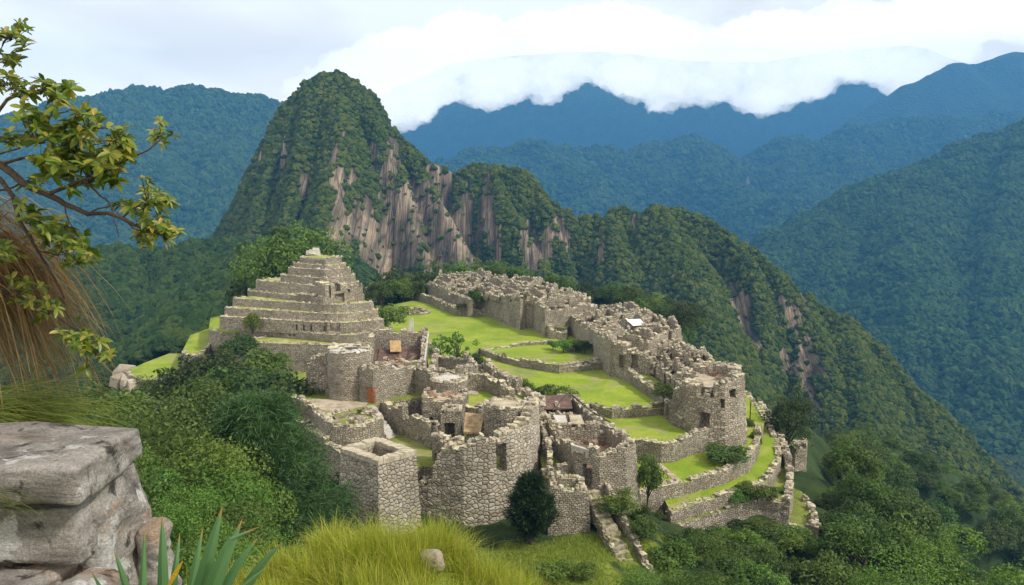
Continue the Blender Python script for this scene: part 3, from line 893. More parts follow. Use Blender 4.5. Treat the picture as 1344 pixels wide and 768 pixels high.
def ruin_house(name, label, corners, z0, hts, floor_mat=EARTH, th=.6, cell=.5, group=None, openings=(), rag=.4, mat=MAS, rub=20,
               floor_h=.15, partition=None, seed=None, gable=None, crest=.7, cat='ruin', rubmat=LOOSE_W):
    seed = seed or sd_()
    cx = sum(c[0] for c in corners) / len(corners); cy = sum(c[1] for c in corners) / len(corners)
    area = sum(corners[i][0] * corners[(i + 1) % len(corners)][1] - corners[(i + 1) % len(corners)][0] * corners[i][1] for i in range(len(corners)))
    if area < 0:
        corners = corners[::-1]
        if isinstance(hts, (list, tuple)): hts = list(hts)[::-1]
    t = thing(name, label, cat, (cx, cy, z0), group)
    hs = lerp_prof(hts, len(corners))
    pts = list(corners); h2 = list(hs)
    if gable is not None:                     # peaked walls: a raised mid point on the named sides
        q = []; hq = []
        for i in range(len(corners)):
            q.append(corners[i]); hq.append(hs[i])
            if i in gable:
                j = (i + 1) % len(corners)
                q.append(((corners[i][0] + corners[j][0]) / 2, (corners[i][1] + corners[j][1]) / 2)); hq.append(max(hs[i], hs[j]) + gable[i])
        pts, h2 = q, hq
    g = Geo(); wall(g, pts, z0, h2, th=th, cell=cell, closed=True, openings=openings, rag=rag, seed=seed, crest=crest)
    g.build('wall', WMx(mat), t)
    g = Geo(); prism(g, inset(corners, th * .75), z0 + floor_h, z0 - .4)
    g.build('floor', [floor_mat, mat], t)
    if partition:
        for (a, b, h) in partition:
            g = Geo(); wall(g, [a, b], z0, h, th=th * .8, cell=cell, rag=rag, seed=seed + 7, crest=crest)
            g.build('partition', WMx(mat), t)
    if rub:
        scatter_rubble(t, [((c[0] - cx) * .8 + cx, (c[1] - cy) * .8 + cy) for c in corners], z0 + floor_h, rub, seed + 3, mats=(rubmat,))
    return t

def round_tower(name, label, cx, cy, r, z0, ztop, cap='hollow', mat=MAS, cell=.45, openings=(), batter=0., rag=.12, n=26, capmat=None, crest=.85, th=.8):
    t = thing(name, label, 'tower', (cx, cy, z0))
    g = Geo(); wall(g, circle(cx, cy, r, n), z0, ztop - z0, th=th, cell=cell, closed=True, openings=openings, rag=rag, seed=sd_(), batter=batter, crest=crest)
    g.build('wall', WMx(mat), t)
    g = Geo(); prism(g, circle(cx, cy, r - th * .7, n), ztop - (.9 if cap == 'hollow' else .08), z0)
    g.build('floor', [capmat or DUST, mat], t)
    return t

def px_path(*p):                              # (u, v, z) survey points to plan points
    return [P(u, v, z) for (u, v, z) in p]

# ---------------------------------------------------------------- plaza lawns (three levels stepping down to the photographer)
lawn('plaza_lawn', px_path((470, 470, 2), (500, 425, 2), (505, 402, 2), (545, 394, 2), (640, 408, 2), (700, 420, 2), (760, 436, 2), (790, 474, 2), (734, 482, 2), (690, 474, 2), (640, 462, 2), (629, 457, 2), (590, 500, 2), (540, 500, 2)), 2., -3, LAWN)
lawn('plaza_lawn', px_path((540, 500, 1), (560, 455, 1), (640, 455, 1), (730, 470, 1), (800, 460, 1), (872, 522, 1), (872, 536, 1), (803, 541, 1), (775, 530, 1), (740, 545, 1), (640, 545, 1)), 1., -3, LAWN)
lawn('plaza_lawn', px_path((690, 545, 0), (770, 520, 0), (872, 520, 0), (915, 545, 0), (945, 556, 0), (884, 582, 0), (826, 580, 0), (780, 600, 0), (700, 590, 0)), 0., -5, LAWN)
wall_thing('terrace_wall', 'low long stone wall curving across the middle of the green plaza', 'wall', px_path((629, 458, 2), (660, 469, 2), (690, 476, 2), (734, 483, 2), (790, 474.5, 2)), .7, [1.2, 1.5, 1.6, 1.8, 2.0], th=.7, cell=.5, rag=.2)
wall_thing('terrace_wall', 'second low wall at the foot of the door corner, a step below the first', 'wall', px_path((728, 487.5, 1), (745, 489, 1), (792, 485, 1)), .6, [1.2, 1.5, 1.6], th=.8, cell=.5, rag=.2)
wall_thing('terrace_wall', 'faint mossy kerb of stones across the far part of the green plaza', 'wall', px_path((640, 460, 2), (668, 456.5, 2), (684, 454, 2), (727, 452, 2)), 1.7, [.6, .6, .9, 1.0], th=.8, cell=.5, rag=.25, mat=MAS_DARK)
wall_thing('terrace_wall', 'low straight wall between the middle and the near plaza lawns', 'wall', px_path((770, 528, 1), (790, 537, 1), (803, 541, 1), (835, 538, 1), (871, 534.5, 1)), -.4, [1.4, 1.6, 1.8, 1.8, 1.8], th=.8, cell=.45, rag=.18)
wall_thing('terrace_wall', 'pair of low stone ledges with bushes below the stepped corner of the quarter', 'wall', px_path((742, 461, 2), (755, 462, 2), (776, 457, 2), (774, 452, 2)), 1.5, [1.2, 1.5, 1.6, 1.4], th=.9, cell=.5)
g = Geo(); cx, cy = P(547, 411, 2)
wall(g, circle(cx, cy, 3.4, 20), 1.8, .75, th=.9, cell=.6, closed=True, rag=.3, seed=5, crest=.9)
props(g.build('stone_ring', WMx(MAS)), 'low broken ring of stones lying on the far end of the plaza lawn', 'stone ring')

# ---------------------------------------------------------------- stepped pyramid on the left
pyr_D = lambda v: 140 + (490 - v) / 150 * 18
def pyr_z(v): return EYE + (W(427, v, pyr_D(v))[2] - EYE)
tiers = [  # left, corner, right on the top edge
 ((300, 449), (458, 453.5), (531, 440), 4), ((304, 427), (454.5, 441), (527, 430.5), 4), ((279, 414.5), (447.5, 424.2), (513, 418), 3), ((288, 403.2), (443, 412), (503, 405.6), 2.2),
 ((301, 390.8), (438, 400), (495, 395.5), 1.6), ((322, 379.8), (427, 391), (481, 385), 1.2), ((334, 368), (427, 376.3), (473, 370), .8), ((367, 360.4), (427, 365), (467.5, 360.4), .5),
 ((377, 352), (427, 355.6), (461.5, 352.6), .4), ((384, 344.5), (427, 347.7), (454.5, 345), .3), ((393, 336.8), (427, 339.6), (449, 336.2), .2)]
pz = [pyr_z(c[1][1]) for c in tiers]
pc = P(427, 400, pz[4])
pyramid = thing('step_pyramid', 'stepped stone pyramid of stacked terraces with a small block on its summit', 'pyramid', (pc[0], pc[1] + 8, -1))
prevz = -2.5
t = NT('tread grass')
ps = t.pos()
t.color(t.ramp(t.noise(ps, .55, 5, .7), [(.3, (.16, .21, .03)), (.5, (.30, .33, .06)), (.64, (.50, .46, .26)), (.75, (.28, .31, .05))]))
t.bump(t.noise(ps, 3, 4), .8, .15)
TREAD = t.m
for k, (l, c, r, rad) in enumerate(tiers):
    z = pz[k]
    Lp, Cp, Rp = np.array(P(*l, z)), np.array(P(*c, z)), np.array(P(*r, z))
    Bp = Lp + Rp - Cp
    poly = round_poly([Cp, Rp, Bp, Lp], rad, 5)
    zb = prevz - .5
    op = []
    if k == 2:                               # the row of dark niches
        for (u, v) in ((416, 430), (428, 431), (440.5, 432.5), (402, 429), (389, 428), (378, 427)):
            p_ = P(u, 440 if u > 410 else 437, prevz + .2)
            h = 2.1 if u > 410 else 1.3
            op.append((p_[0], p_[1], zb + .7, 1.25 if u > 410 else .6, 2.0 if u > 410 else 1.2, 'niche'))
    if k == 1:
        for u in (345, 361, 370):
            p_ = P(u, 449, prevz); op.append((p_[0], p_[1], zb + .9, .5, 1.2, 'niche'))
    g = Geo(); wall(g, poly, zb, z - zb, th=.62 if k != 2 else 1.1, cell=.55 if k != 2 else .4, closed=True, openings=op, rag=.06, seed=sd_(), crest=.35, batter=.06, amp=.045, notch=.01)
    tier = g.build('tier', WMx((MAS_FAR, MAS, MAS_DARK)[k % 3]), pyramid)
    g = Geo(); prism(g, inset(poly, .45 if k != 2 else .8), z - .05, zb)
    g.build('grass_top', [TREAD, MAS], tier)
    prevz = z
g = Geo(); rng = np.random.default_rng(8)
x, y = P(412, 335, pz[-1])
for (dx, dy, dz, sx, sz) in ((0, .6, .5, 2.6, 1.0), (-1.2, .8, .45, 1.3, .8), (.3, .7, 1.2, 1.5, .6)):
    stone(g, (x + dx, y + dy, pz[-1] + dz), (sx, 1.5, sz), rng, 0, .2, .1)
g.build('summit_block', [PALE], pyramid)
# little chapel front let into the right flank
a = np.array(P(427, 399, pz[4])); b = np.array(P(476, 394, pz[4]))
d = (b - a) / np.linalg.norm(b - a); nrm_ = np.array((d[1], -d[0]))
q0 = a + nrm_ * .15; q1 = b + nrm_ * .15
def chp(u, v, z): return P(u, v, z)
op = [(*P(452, 387, pz[4] + 1.8), pz[4] + 2.1, 1.5, 2.1, 'niche'), (*P(434, 388, pz[4] + 1.5), pz[4] + 1.2, .8, 2.6, 'niche'), (*P(446, 397, pz[4]), pz[4] + .1, 2.0, 1.6, 'niche'), (*P(447, 388, pz[4] + 1.5), pz[4] + 2.2, .4, 1.6, 'niche'), (*P(464, 387, pz[4] + 1.5), pz[4] + 1.6, .4, 1., 'niche')]
g = Geo(); wall(g, [tuple(q0 + np.array((-d[1], d[0])) * 4), tuple(q0), tuple(q1), tuple(q1 + np.array((-d[1], d[0])) * 4)], pz[4] - .4, [pz[7] - pz[4] - .6, pz[7] - pz[4] - .2, pz[6] - pz[4] + .3, pz[6] - pz[4] - .6], th=2.0, cell=.4, openings=op, rag=.35, seed=31, crest=.5)
g.build('facade', WMx(MAS_FAR), pyramid)
g = Geo(); a = np.array(P(424, 399.5, pz[4])); e = np.array(P(375, 393, pz[4]))
wall(g, [tuple(e), tuple(a)], pz[4] - .3, [pz[5] - pz[4] + .2, pz[5] - pz[4] + .9], th=1.4, cell=.5, rag=.2, seed=33); g.build('ledge', WMx(MAS_DARK), pyramid)
# terraces at the foot of the pyramid
def terrace(label, path, ztop, zbot, back, mat=MAS_DARK, rag=.2, lmat=None, cell=.5):
    """a retaining wall (thing) with its strip of grass (ground) behind"""
    w = wall_thing('retaining_wall', label, 'wall', path, zbot, ztop - zbot + .15, th=.8, cell=cell, rag=rag, mat=mat, batter=.04)
    lawn('terrace_lawn', list(path) + list(back), ztop, zbot - 1, lmat or COURT, mat)
    return w
terrace('lowest wall at the left foot of the pyramid, half hidden by bushes', px_path((305, 463, .8), (330, 466, .8), (400, 474, .8), (470, 478, .8)), .8, -2.2, px_path((470, 455, .8), (400, 445, .8), (310, 445, .8)))
terrace('curved wall holding a small bright lawn left of the pyramid', px_path((283, 428, 3.6), (272, 421, 3.6), (274, 433, 3.6), (290, 437, 3.6), (326, 439, 3.6))[2:] , 3.6, -.5, px_path((335, 420, 3.6), (300, 412, 3.6), (276, 418, 3.6)), lmat=LAWN)
terrace('stepped wall under the green shoulder left of the pyramid', px_path((238, 463, .2), (246, 470, .2), (262, 467, .2), (280, 452, .2), (300, 450, .2)), .2, -4, px_path((300, 428, .2), (276, 430, .2), (250, 440, .2)), lmat=LAWN)
terrace('rough stone wall under the lowest lawn at the far left edge', px_path((163, 489, -2.8), (185, 498, -2.8), (205, 500, -2.8), (236, 498, -2.8), (243, 480, -2.8)), -2.8, -7, px_path((244, 464, -2.8), (222, 464, -2.8), (190, 476, -2.8)), lmat=LAWN)
g = Geo(); rng = np.random.default_rng(12)
for k in range(34):
    x, y = P(rng.uniform(156, 192), rng.uniform(482, 500), -3.4); s = rng.uniform(.8, 2.4)
    stone(g, (x, y, -3.6 - rng.uniform(0, 1.6)), (s * 1.5, s, s), rng, 0)
props(g.build('rock_outcrop', [LOOSE]), 'broken pale rock outcrop at the tip of the leftmost lawn', 'rocks')

# tall standing slabs between the pyramid and the plaza
for (u, v, hgt, w, lab) in ((527, 446, 2.6, 1.1, 'shorter standing stone slab left of the tall pale one'), (539, 445, 4.4, 1.25, 'tallest pale standing stone slab at the plaza edge'), (551, 446, 2.0, 1.6, 'squat broken standing stone right of the tall slab')):
    x, y = P(u, v, 3); g = Geo(); rng = np.random.default_rng(int(u))
    b = [(-w / 2, -.4), (w / 2, -.35), (w / 2, .35), (-w / 2, .4)]
    vs = [(x + p[0], y + p[1], 1.8) for p in b] + [(x + p[0] * .9 + .1, y + p[1] * .9, 1.8 + hgt * .6) for p in b] + [(x + p[0] * .5 + .2, y + p[1] * .7, 1.8 + hgt + (1.0 if i in (1, 2) else .7)) for i, p in enumerate(b)]
    fs = [(0, 1, 5, 4), (1, 2, 6, 5), (2, 3, 7, 6), (3, 0, 4, 7), (4, 5, 9, 8), (5, 6, 10, 9), (6, 7, 11, 10), (7, 4, 8, 11), (8, 9, 10, 11)]
    g.add(vs, fs, 0); props(g.build('standing_stone', [PALE]), lab, 'stone')
wall_thing('rubble_wall', 'low tumbled wall between the pyramid foot and the upper house', 'wall', px_path((524, 450, 3), (545, 455, 3), (560, 458, 3), (575, 470, 3)), 1.5, [1.8, 2.4, 2.2, 1.4], rag=.7, th=1.2, cell=.5, crest=1)

# ---------------------------------------------------------------- the castle at the front
# ground fills
lawn('court_lawn', [(-21.6, 89.5), (-17.2, 83.2), (-12.6, 80), (-9.5, 82.2), (-7.2, 81.5), (-4.5, 80.8), (0, 82.6), (2.2, 88), (2.3, 95), (-3, 97), (-8, 97), (-14, 99), (-21, 97)], 3.0, -4)
lawn('court_lawn', px_path((352, 513, 6), (390, 520, 6), (421, 543, 6), (440, 547, 6), (484, 537, 6), (499, 529, 6), (552, 522, 6)) + [(-8.5, 98.5), (-8, 118), (-24, 122), (-31, 112)], 6.0, -1.5)
lawn('court_ground', px_path((398, 523, 6.05), (420, 537, 6.05), (437, 541, 6.05), (478, 533, 6.05), (484, 528, 6.05), (440, 524, 6.05)), 6.03, 5.5, DUST)
lawn('court_lawn', [(-8.4, 96), (-2.8, 96.5), (2.6, 98), (2.4, 104), (-1, 110), (-4.4, 118), (-8.2, 118)], 4.9, -1.5, LAWN)
# square tower
c4 = [P(496, 606, 5.6), P(546, 592, 5.6), P(494, 574, 5.6), P(447, 589, 5.6)]
sq = thing('square_tower', 'square stone tower with a pale flat rim round a dark square shaft', 'tower', (c4[0][0], c4[0][1] + 3, -4))
g = Geo(); wall(g, c4, -4.2, 9.5, th=.95, cell=.45, closed=True, rag=.02, seed=41, crest=0., batter=.045, notch=0)
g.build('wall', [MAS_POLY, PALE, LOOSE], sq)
t = NT('tan ledge'); ps = t.pos()
t.color(t.ramp(t.noise(ps, 1.8, 6, .7), [(.3, (.24, .20, .13)), (.46, (.44, .38, .27)), (.6, (.56, .50, .38)), (.78, (.36, .33, .2))])); t.bump(t.noise(ps, 7, 5, .7), .8, .06)
LEDGE = t.m
g = Geo(); c4o, c4i = inset(c4, -.06), inset(c4, 1.0)
for i in range(4):
    j = (i + 1) % 4
    n_ = 7
    A, B_, Ci, Di = [np.array(q) for q in (c4o[i], c4o[j], c4i[j], c4i[i])]
    for k in range(n_):
        f0, f1 = k / n_ + .004, (k + 1) / n_ - .004
        prism(g, [tuple(A + (B_ - A) * f0), tuple(A + (B_ - A) * f1), tuple(Di + (Ci - Di) * f1), tuple(Di + (Ci - Di) * f0)], 5.66 + .05 * ((k * 7 + i * 3) % 3), 5.2, 0, 0)
g.build('coping', [LEDGE], sq)
g = Geo(); prism(g, inset(c4, .8), 2.2, -3); g.build('floor', [EARTH, MAS], sq)
# great front wall, swinging back into the round end
front = [(-9.75, 81.2), (-8.6, 80.8), (-7.25, 80.4), (-4.9, 79.5), (-2.4, 79.9), (0.0, 81.4), (1.5, 83.6), (2.5, 86.6), (3.0, 90), (3.05, 94), (2.6, 98)]
ht = [5.5, 5.0, 9.2, 9.6, 10.7, 10.7, 11.3, 12.1, 11.3, 10.6, 9.9]
ht = [h + .7 for h in ht]
g = Geo(); wall(g, front, -4.2, ht, th=1.1, cell=.42, rag=.3, seed=46, crest=.6, batter=.05,
                openings=[(*P(667, 608, 4.2), 3.1, 1.3, 2.9, 'hole'), (-2.55, 79.8, -3.9, 0.01, 0.01, 'niche')], notch=.1)
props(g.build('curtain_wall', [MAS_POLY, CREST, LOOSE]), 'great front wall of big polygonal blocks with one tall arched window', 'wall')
wall_thing('curtain_wall', 'dark side wall running left from the square tower', 'wall', [(-27.5, 97.5), (-25, 93.5), (-22.3, 89), (-17.8, 82.8)], -6.5, [10.6, 10.8, 10.7, 10.5], th=.9, mat=MAS_DARK, rag=.4, batter=.04)
# block behind the notch
ruin_house('gate_block', 'broken block with small windows behind the gap in the front wall', [(-7.0, 80.9), (-4.9, 80.9), (-5.3, 84.2), (-8.7, 84.4)], 2.5, [3.7, 3.6, 3.4, 3.6], th=.7, cell=.42, openings=[(-7.7, 82.3, 3.6, .7, 1.2, 'hole'), (-8.3, 83.6, 3.0, .5, 1.0, 'hole')], rub=18, floor_h=2.4, mat=MAS_DARK)
# round platform
cx, cy = P(463, 549, 6.0)
pl = thing('round_platform', 'low round stone platform with grass and rubble on top', 'platform', (cx, cy + .4, 2))
g = Geo(); wall(g, circle(cx, cy + .4, 3.4, 24), 1.6, 4.4, th=.9, cell=.42, closed=True, rag=.15, seed=51, crest=.9, batter=.04); g.build('wall', WM, pl)
g = Geo(); prism(g, circle(cx, cy + .4, 3.1, 24), 5.6, 2); g.build('grass_top', [COURT, MAS], pl)
scatter_rubble(pl, circle(cx + .8, cy, 1.7, 8), 5.7, 22, 4, (.2, .55), (LOOSE,))
wall_thing('retaining_wall', 'curved upper retaining wall left of the round platform', 'wall', px_path((342, 520, 6.2), (353, 513, 6.4), (372, 517, 6.4), (391, 523, 6.4), (407, 534, 6.3), (421, 545, 6.2), (428, 552, 6)), 3.0, [2.6, 3.4, 3.5, 3.5, 3.3, 3.1, 2.8], th=.8, cell=.42, rag=.35)
wall_thing('retaining_wall', 'lower retaining wall with one tiny square window left of the round platform', 'wall', px_path((345, 533, 4.6), (360, 541, 4.6), (377, 549, 4.6), (400, 553, 4.7), (428, 556, 4.8)), -1.5, [5.6, 6, 6.1, 6.3, 6.2], th=.9, cell=.42, rag=.35, mat=MAS_DARK, openings=[(*P(405, 563, 3.9), 3.1, .7, .9, 'niche')])
lawn('terrace_lawn', px_path((345, 532, 4.4), (377, 547, 4.4), (400, 551, 4.4), (430, 553, 4.4), (420, 540, 4.4), (385, 521, 4.4), (350, 516, 4.4)), 4.4, -1, COURT)
# outdoor stair up to the wooden door
st = thing('stone_stair', 'narrow stair of pale stone steps climbing to the round tower door', 'stairs', (-15.5, 96, 3))
p0 = np.array(P(513, 573, 3.1)); p1 = np.array(P(486, 534, 6.0))
for k in range(12):
    f = k / 11; c = p0 * (1 - f) + p1 * f; g = Geo(); rng = np.random.default_rng(k)
    stone(g, (c[0], c[1], 3.0 + 3.0 * f - .3), (.75, 1.5, .8), rng, 0, math.atan2(p1[1] - p0[1], p1[0] - p0[0]), .05); g.build('step', [PALE], st)
wall_thing('parapet', 'thin pale kerb running down beside the narrow stair', 'kerb', [tuple(p0 + (-.6, -.8)), tuple(p1 + (-.6, -.8))], 2.9, [.6, 3.3], th=.35, cell=.4, rag=.1, mat=MAS)
# long ragged wall right of the stair
wall_thing('courtyard_wall', 'long ragged wall stepping down through the castle court', 'wall', [P(497, 525, 6.3), P(520, 534, 6.3), P(548, 545, 6.2), P(573, 557, 6.1), (-8.1, 89.6)], 2.8, [3.6, 3.6, 3.4, 3.4, 3.0], th=.8, cell=.42, rag=.5, notch=.12)
# two storey house, its gate wing, hut
ruin_house('keep', 'tall roofless keep with dark windows, above the front gate wing', [(-10.6, 92.6), (-5.7, 91.6), (-5.4, 97.2), (-10.9, 97.6)], 3.2, [4.5, 4.5, 4.3, 4.4], th=.7, cell=.42, openings=[(-10.7, 94.2, 6.3, .7, 1.1, 'hole'), (-10.8, 96, 6.4, .7, 1.1, 'hole'), (-9.6, 92.4, 3.9, .8, 1.6, 'hole'), (-5.6, 95.5, 6.4, .7, 1.3, 'hole')], rag=.18, rub=14, floor_mat=DUST, floor_h=4.2, mat=MAS_FINE)
ruin_house('gate_wing', 'small block with a tall dark doorway at the foot of the keep', [(-8.1, 88.9), (-5.75, 88.7), (-5.75, 91.5), (-8.1, 91.9)], 2.9, [4.1, 4.2, 4.3, 4.2], th=.7, cell=.4, openings=[(-7.1, 88.8, 3.2, 1.25, 2.7, 'hole')], rag=.2, rub=6, floor_h=.1)
wall_thing('courtyard_wall', 'stub of wall with a window joining the keep and the middle round tower', 'wall', [(-5.6, 93.5), (-3.6, 93.2), (-3.4, 95)], 3, [3.6, 3.4, 3.2], cell=.42, openings=[(-4.6, 93.4, 4.6, .7, .9, 'hole')])
hut = thing('thatched_hut', 'little stone hut with a sloping broken ochre thatch roof', 'hut', (-4.1, 88.4, 3))
g = Geo(); wall(g, [(-5.2, 87.4), (-3.0, 87.0), (-2.9, 89.8), (-5.2, 90.1)], 2.9, [2.3, 2.1, 3.2, 3.4], th=.5, cell=.4, closed=True, seed=61, rag=.2, crest=.3); g.build('wall', WM, hut)
g = Geo(); prism(g, [(-5.4, 87.1), (-3.5, 86.9), (-3.2, 89.9), (-5.4, 90.3)], [5.3, 5.2, 6.5, 6.6], 5.0)
vs = g.v; g.v = [(x, y, z if i < 4 else g.v[i - 4][2] - .22) for i, (x, y, z) in enumerate(vs)]
g.build('roof', [THATCH, THATCH], hut)
g = Geo()
for k in range(4): tube(g, [(-3.3 + k * .17, 86.9 + k * .1, 5.1), (-2.9 + k * .12, 89.9, 6.6 - k * .1)], [.06, .05], 5)
g.build('rafter', [BARK], hut)
# round towers of the castle
tx, ty = P(458, 457, 12.2)
def ring(parent, cx, cy, r, z, w, m, seed):
    g = Geo(); rng = np.random.default_rng(seed); n = int(2 * math.pi * r / .62)
    for k in range(n):
        a = 2 * math.pi * k / n; q = r - w / 2
        stone(g, (cx + q * math.cos(a), cy + q * math.sin(a), z), (w * rng.uniform(.9, 1.05), .6, .26), rng, 0, a, .08)
    g.build('coping', [m], parent)
t1 = round_tower('round_tower', 'tallest round tower of the castle, with a rimmed flat top beside the wooden door', tx, ty, 2.65, 5.5, 12.2, 'hollow', mat=MAS_FINE, th=1.2, rag=.05, crest=.2)
ring(t1, tx, ty, 2.7, 12.15, 1.35, PALE, 3)
tx2, ty2 = P(589, 494, 9.0)
round_tower('round_tower', 'squat pale round tower in the middle of the castle, above the bright inner lawn', tx2, ty2, 2.35, 4.3, 8.9, 'flat', capmat=PALE)
round_tower('round_tower', 'dark squat round tower just behind the front wall', -0.75, 88.1, 2.45, 2.6, 8.3, 'flat', mat=MAS_DARK, openings=[(1.2, 86.6, 3.4, .8, 1.6, 'niche')])
# left wing of the tall tower and house front
wall_thing('tower_wing', 'ragged wall wing with a narrow door, left of the tallest round tower', 'wall', [(-25.2, 109), (-26.7, 102.2), (-26.3, 101.2), (-22.6, 100.3)], 5.4, [4.4, 4.3, 4.9, 6.4], th=.8, cell=.42, openings=[(-26.45, 101.6, 5.6, .8, 2.6, 'hole')], rag=.45, mat=MAS_DARK)
hp = [(tx + 1.6, ty - 2.2), P(490, 530, 6.0), (-12.6, 101.6), (tx2 - 1.9, ty2 + .4)]
dx_, dy_ = P(484.5, 529, 6.0)
g = Geo(); wall(g, hp, 5.6, [5.6, 5.0, 3.7, 3.2], th=.8, cell=.38, rag=.5, seed=66, crest=.9, openings=[(*P(487, 529, 6.0), 5.7, 1.15, 2.4, 'hole')], notch=.1)
hw = props(g.build('house_front', WMx(MAS_FINE)), 'tall front wall beside the tower with an arched orange wooden door', 'wall')
g = Geo(); cx, cy = P(487.5, 529.5, 6.0); a_ = math.atan2(hp[1][1] - hp[0][1], hp[1][0] - hp[0][0])
ca, sa = math.cos(a_), math.sin(a_)
prof = [(-.62, 0), (.62, 0), (.62, 1.75), (.45, 2.2), (.15, 2.42), (-.15, 2.42), (-.45, 2.2), (-.62, 1.75)]
for q in (0, 1):
    pass
vs = [(cx + p[0] * ca + .12 * sa, cy + p[0] * sa - .12 * ca + .25, 5.95 + p[1]) for p in prof] + [(cx + p[0] * ca - .1 * sa, cy + p[0] * sa + .1 * ca + .25, 5.95 + p[1]) for p in prof]
g.add(vs, [list(range(8)), list(range(15, 7, -1))] + [(i, (i + 1) % 8, 8 + (i + 1) % 8, 8 + i) for i in range(8)], 0)
door = g.build('door', [WOOD], hw)
# upper house with its brown fallen roof
uh = ruin_house('upper_house', 'large roofless house with a brown fallen roof and an ochre board inside', [(-19.6, 105), (-11.8, 106.6), (-12.6, 118.5), (-21, 117.5)], 5.8, [3.4, 3.2, 5.4, 5.6], th=.7, cell=.45, rag=.45, rub=26, floor_h=1.9, floor_mat=EARTH)
def slab(name, pts, thick, m, parent):
    g = Geo(); n = len(pts)
    vs = list(pts) + [(p[0], p[1], p[2] - thick) for p in pts]
    g.add(vs, [list(range(n)), list(range(2 * n - 1, n - 1, -1))] + [(i, n + i, n + (i + 1) % n, (i + 1) % n) for i in range(n)], 0)
    return g.build(name, [m], parent)
slab('roof', [(-18.9, 106.6, 7.7), (-13, 107.8, 7.7), (-13.4, 117.2, 8.6), (-20.2, 116.6, 8.7)], .15, ROOF, uh)
scatter_rubble(uh, [(-18.5, 107), (-13.5, 108), (-13.8, 116), (-19.6, 115)], 8.0, 40, 71, (.25, .7))
slab('board', [(-17.6, 114.2, 8.9), (-16.0, 114.4, 8.9), (-16.4, 116.6, 10.1), (-18.0, 116.5, 10.1)], .08, PLANK, uh)
g = Geo()
for k in range(5): tube(g, [(-18.5 + k * 1.3, 106.8 + .2 * k, 7.78), (-19.6 + k * 1.5, 116.6, 8.75)], [.08, .08], 5)
g.build('beam', [BARK], uh)
g = Geo(); tube(g, [(-11.9, 107.2, 9.0), (-12.5, 118.2, 11.0)], [.13, .12], 6); g.build('ridge_pole', [PALE], uh)
lawn('terrace_ground', [(-13.2, 106.4), (-4.6, 104.5), (-3.9, 116), (-12.5, 119.5)], 5.0, 0, DUST)
ruin_house('ruined_room', 'roofless tumbled room right of the brown roofed upper house', [(-12.0, 108.2), (-6.3, 107.2), (-4.9, 114), (-11.6, 117.8)], 4.9, [2.6, 2.6, 2.9, 3.4], th=.8, cell=.5, rag=.9, rub=40, partition=[((-11.5, 111), (-6, 110.3), 2.2)], crest=1.)
wall_thing('courtyard_wall', 'curved wall behind the bright inner lawn of the castle', 'wall', [P(611, 492, 7.2), P(635, 492, 7.2), P(655, 502, 7), P(668, 515, 6.6)], 4.6, [2.6, 2.7, 2.5, 2.1], th=.8, cell=.42, rag=.35)
wall_thing('rubble_wall', 'spiny broken wall along the plaza edge behind the inner lawn', 'wall', [P(628, 476, 6), P(645, 487, 6), P(660, 497, 6), P(673, 505, 6), P(696, 517, 6), (3.0, 97)], .2, [5.4, 6.2, 6.2, 6.3, 5.6, 5.6], th=1.0, cell=.5, rag=1.1, crest=1., mat=MAS_DARK)
wall_thing('rubble_wall', 'second spiny wall fragment leaning along the edge of the plaza', 'wall', [P(622, 470, 6), P(640, 480, 6.3), P(652, 488, 6.3)], .2, [5.0, 6.6, 6.1], th=.8, cell=.5, rag=1.2, crest=1., mat=MAS_DARK)

# ---------------------------------------------------------------- the middle house with the round bastion end
mh_out = [(6.0, 84.8), (6.9, 82.4), (9.2, 81.0), (11.8, 81.4), (13.3, 84.0), (12.3, 90), (10.9, 94.4), (8.4, 105), (3.4, 105), (3.5, 96.6), (5.0, 89)]
mh = thing('bastion_house', 'long roofless house with a rounded bastion end and a black doorway', 'ruin', (8.5, 90, -1))
g = Geo(); wall(g, mh_out, -1.6, [6.4, 6.5, 6.6, 6.8, 6.9, 6.3, 6.2, 6.6, 6.6, 6.4, 6.3], th=.85, cell=.4, closed=True, rag=.4, seed=71, crest=.85, batter=.1, notch=.1,
                openings=[(*P(767, 636, 1.5), .9, 1.4, 2.7, 'hole')])
g.build('wall', WMx(MAS_FINE), mh)
g = Geo(); prism(g, inset(mh_out, .7), 2.6, -1.5); g.build('floor', [EARTH, MAS], mh)
for (a, b, h, s) in (((5.2, 90.6), (12.0, 91.4), 2.4, 1), ((4.6, 97.3), (10.2, 97.6), 2.0, 2), ((8.2, 91), (7.4, 97), 1.9, 3), ((6.2, 97.5), (5.6, 104.5), 2.3, 4), ((9.0, 92), (10.4, 94.6), 1.4, 5)):
    g = Geo(); wall(g, [a, b], 2.4, h, th=.55, cell=.42, rag=.7, seed=70 + s, crest=1.); g.build('partition', WMx(MAS_DARK), mh)
slab('roof', [(4.0, 98.6, 4.7), (7.6, 98.4, 4.9), (7.7, 104.3, 5.1), (4.0, 104.4, 4.9)], .16, ROOF, mh)
slab('roof', [(5.4, 92.3, 4.6), (6.6, 92.2, 4.6), (6.5, 95.0, 4.9), (5.0, 95.2, 4.9)], .14, PALE, mh)
slab('roof', [(7.0, 92.2, 4.7), (8.6, 92.0, 4.7), (8.3, 94.8, 5.0), (6.9, 95.0, 5.0)], .14, DUST, mh)
slab('lintel', [(6.35, 83.2, 5.0), (8.0, 81.5, 5.0), (8.1, 81.9, 5.0), (6.6, 83.5, 5.0)], .9, PALE, mh)
scatter_rubble(mh, [(5.4, 90), (12, 90), (10, 97), (4.6, 97)], 2.7, 60, 9); scatter_rubble(mh, [(8, 97), (10, 97), (8.6, 104), (7.6, 104)], 2.7, 45, 10)
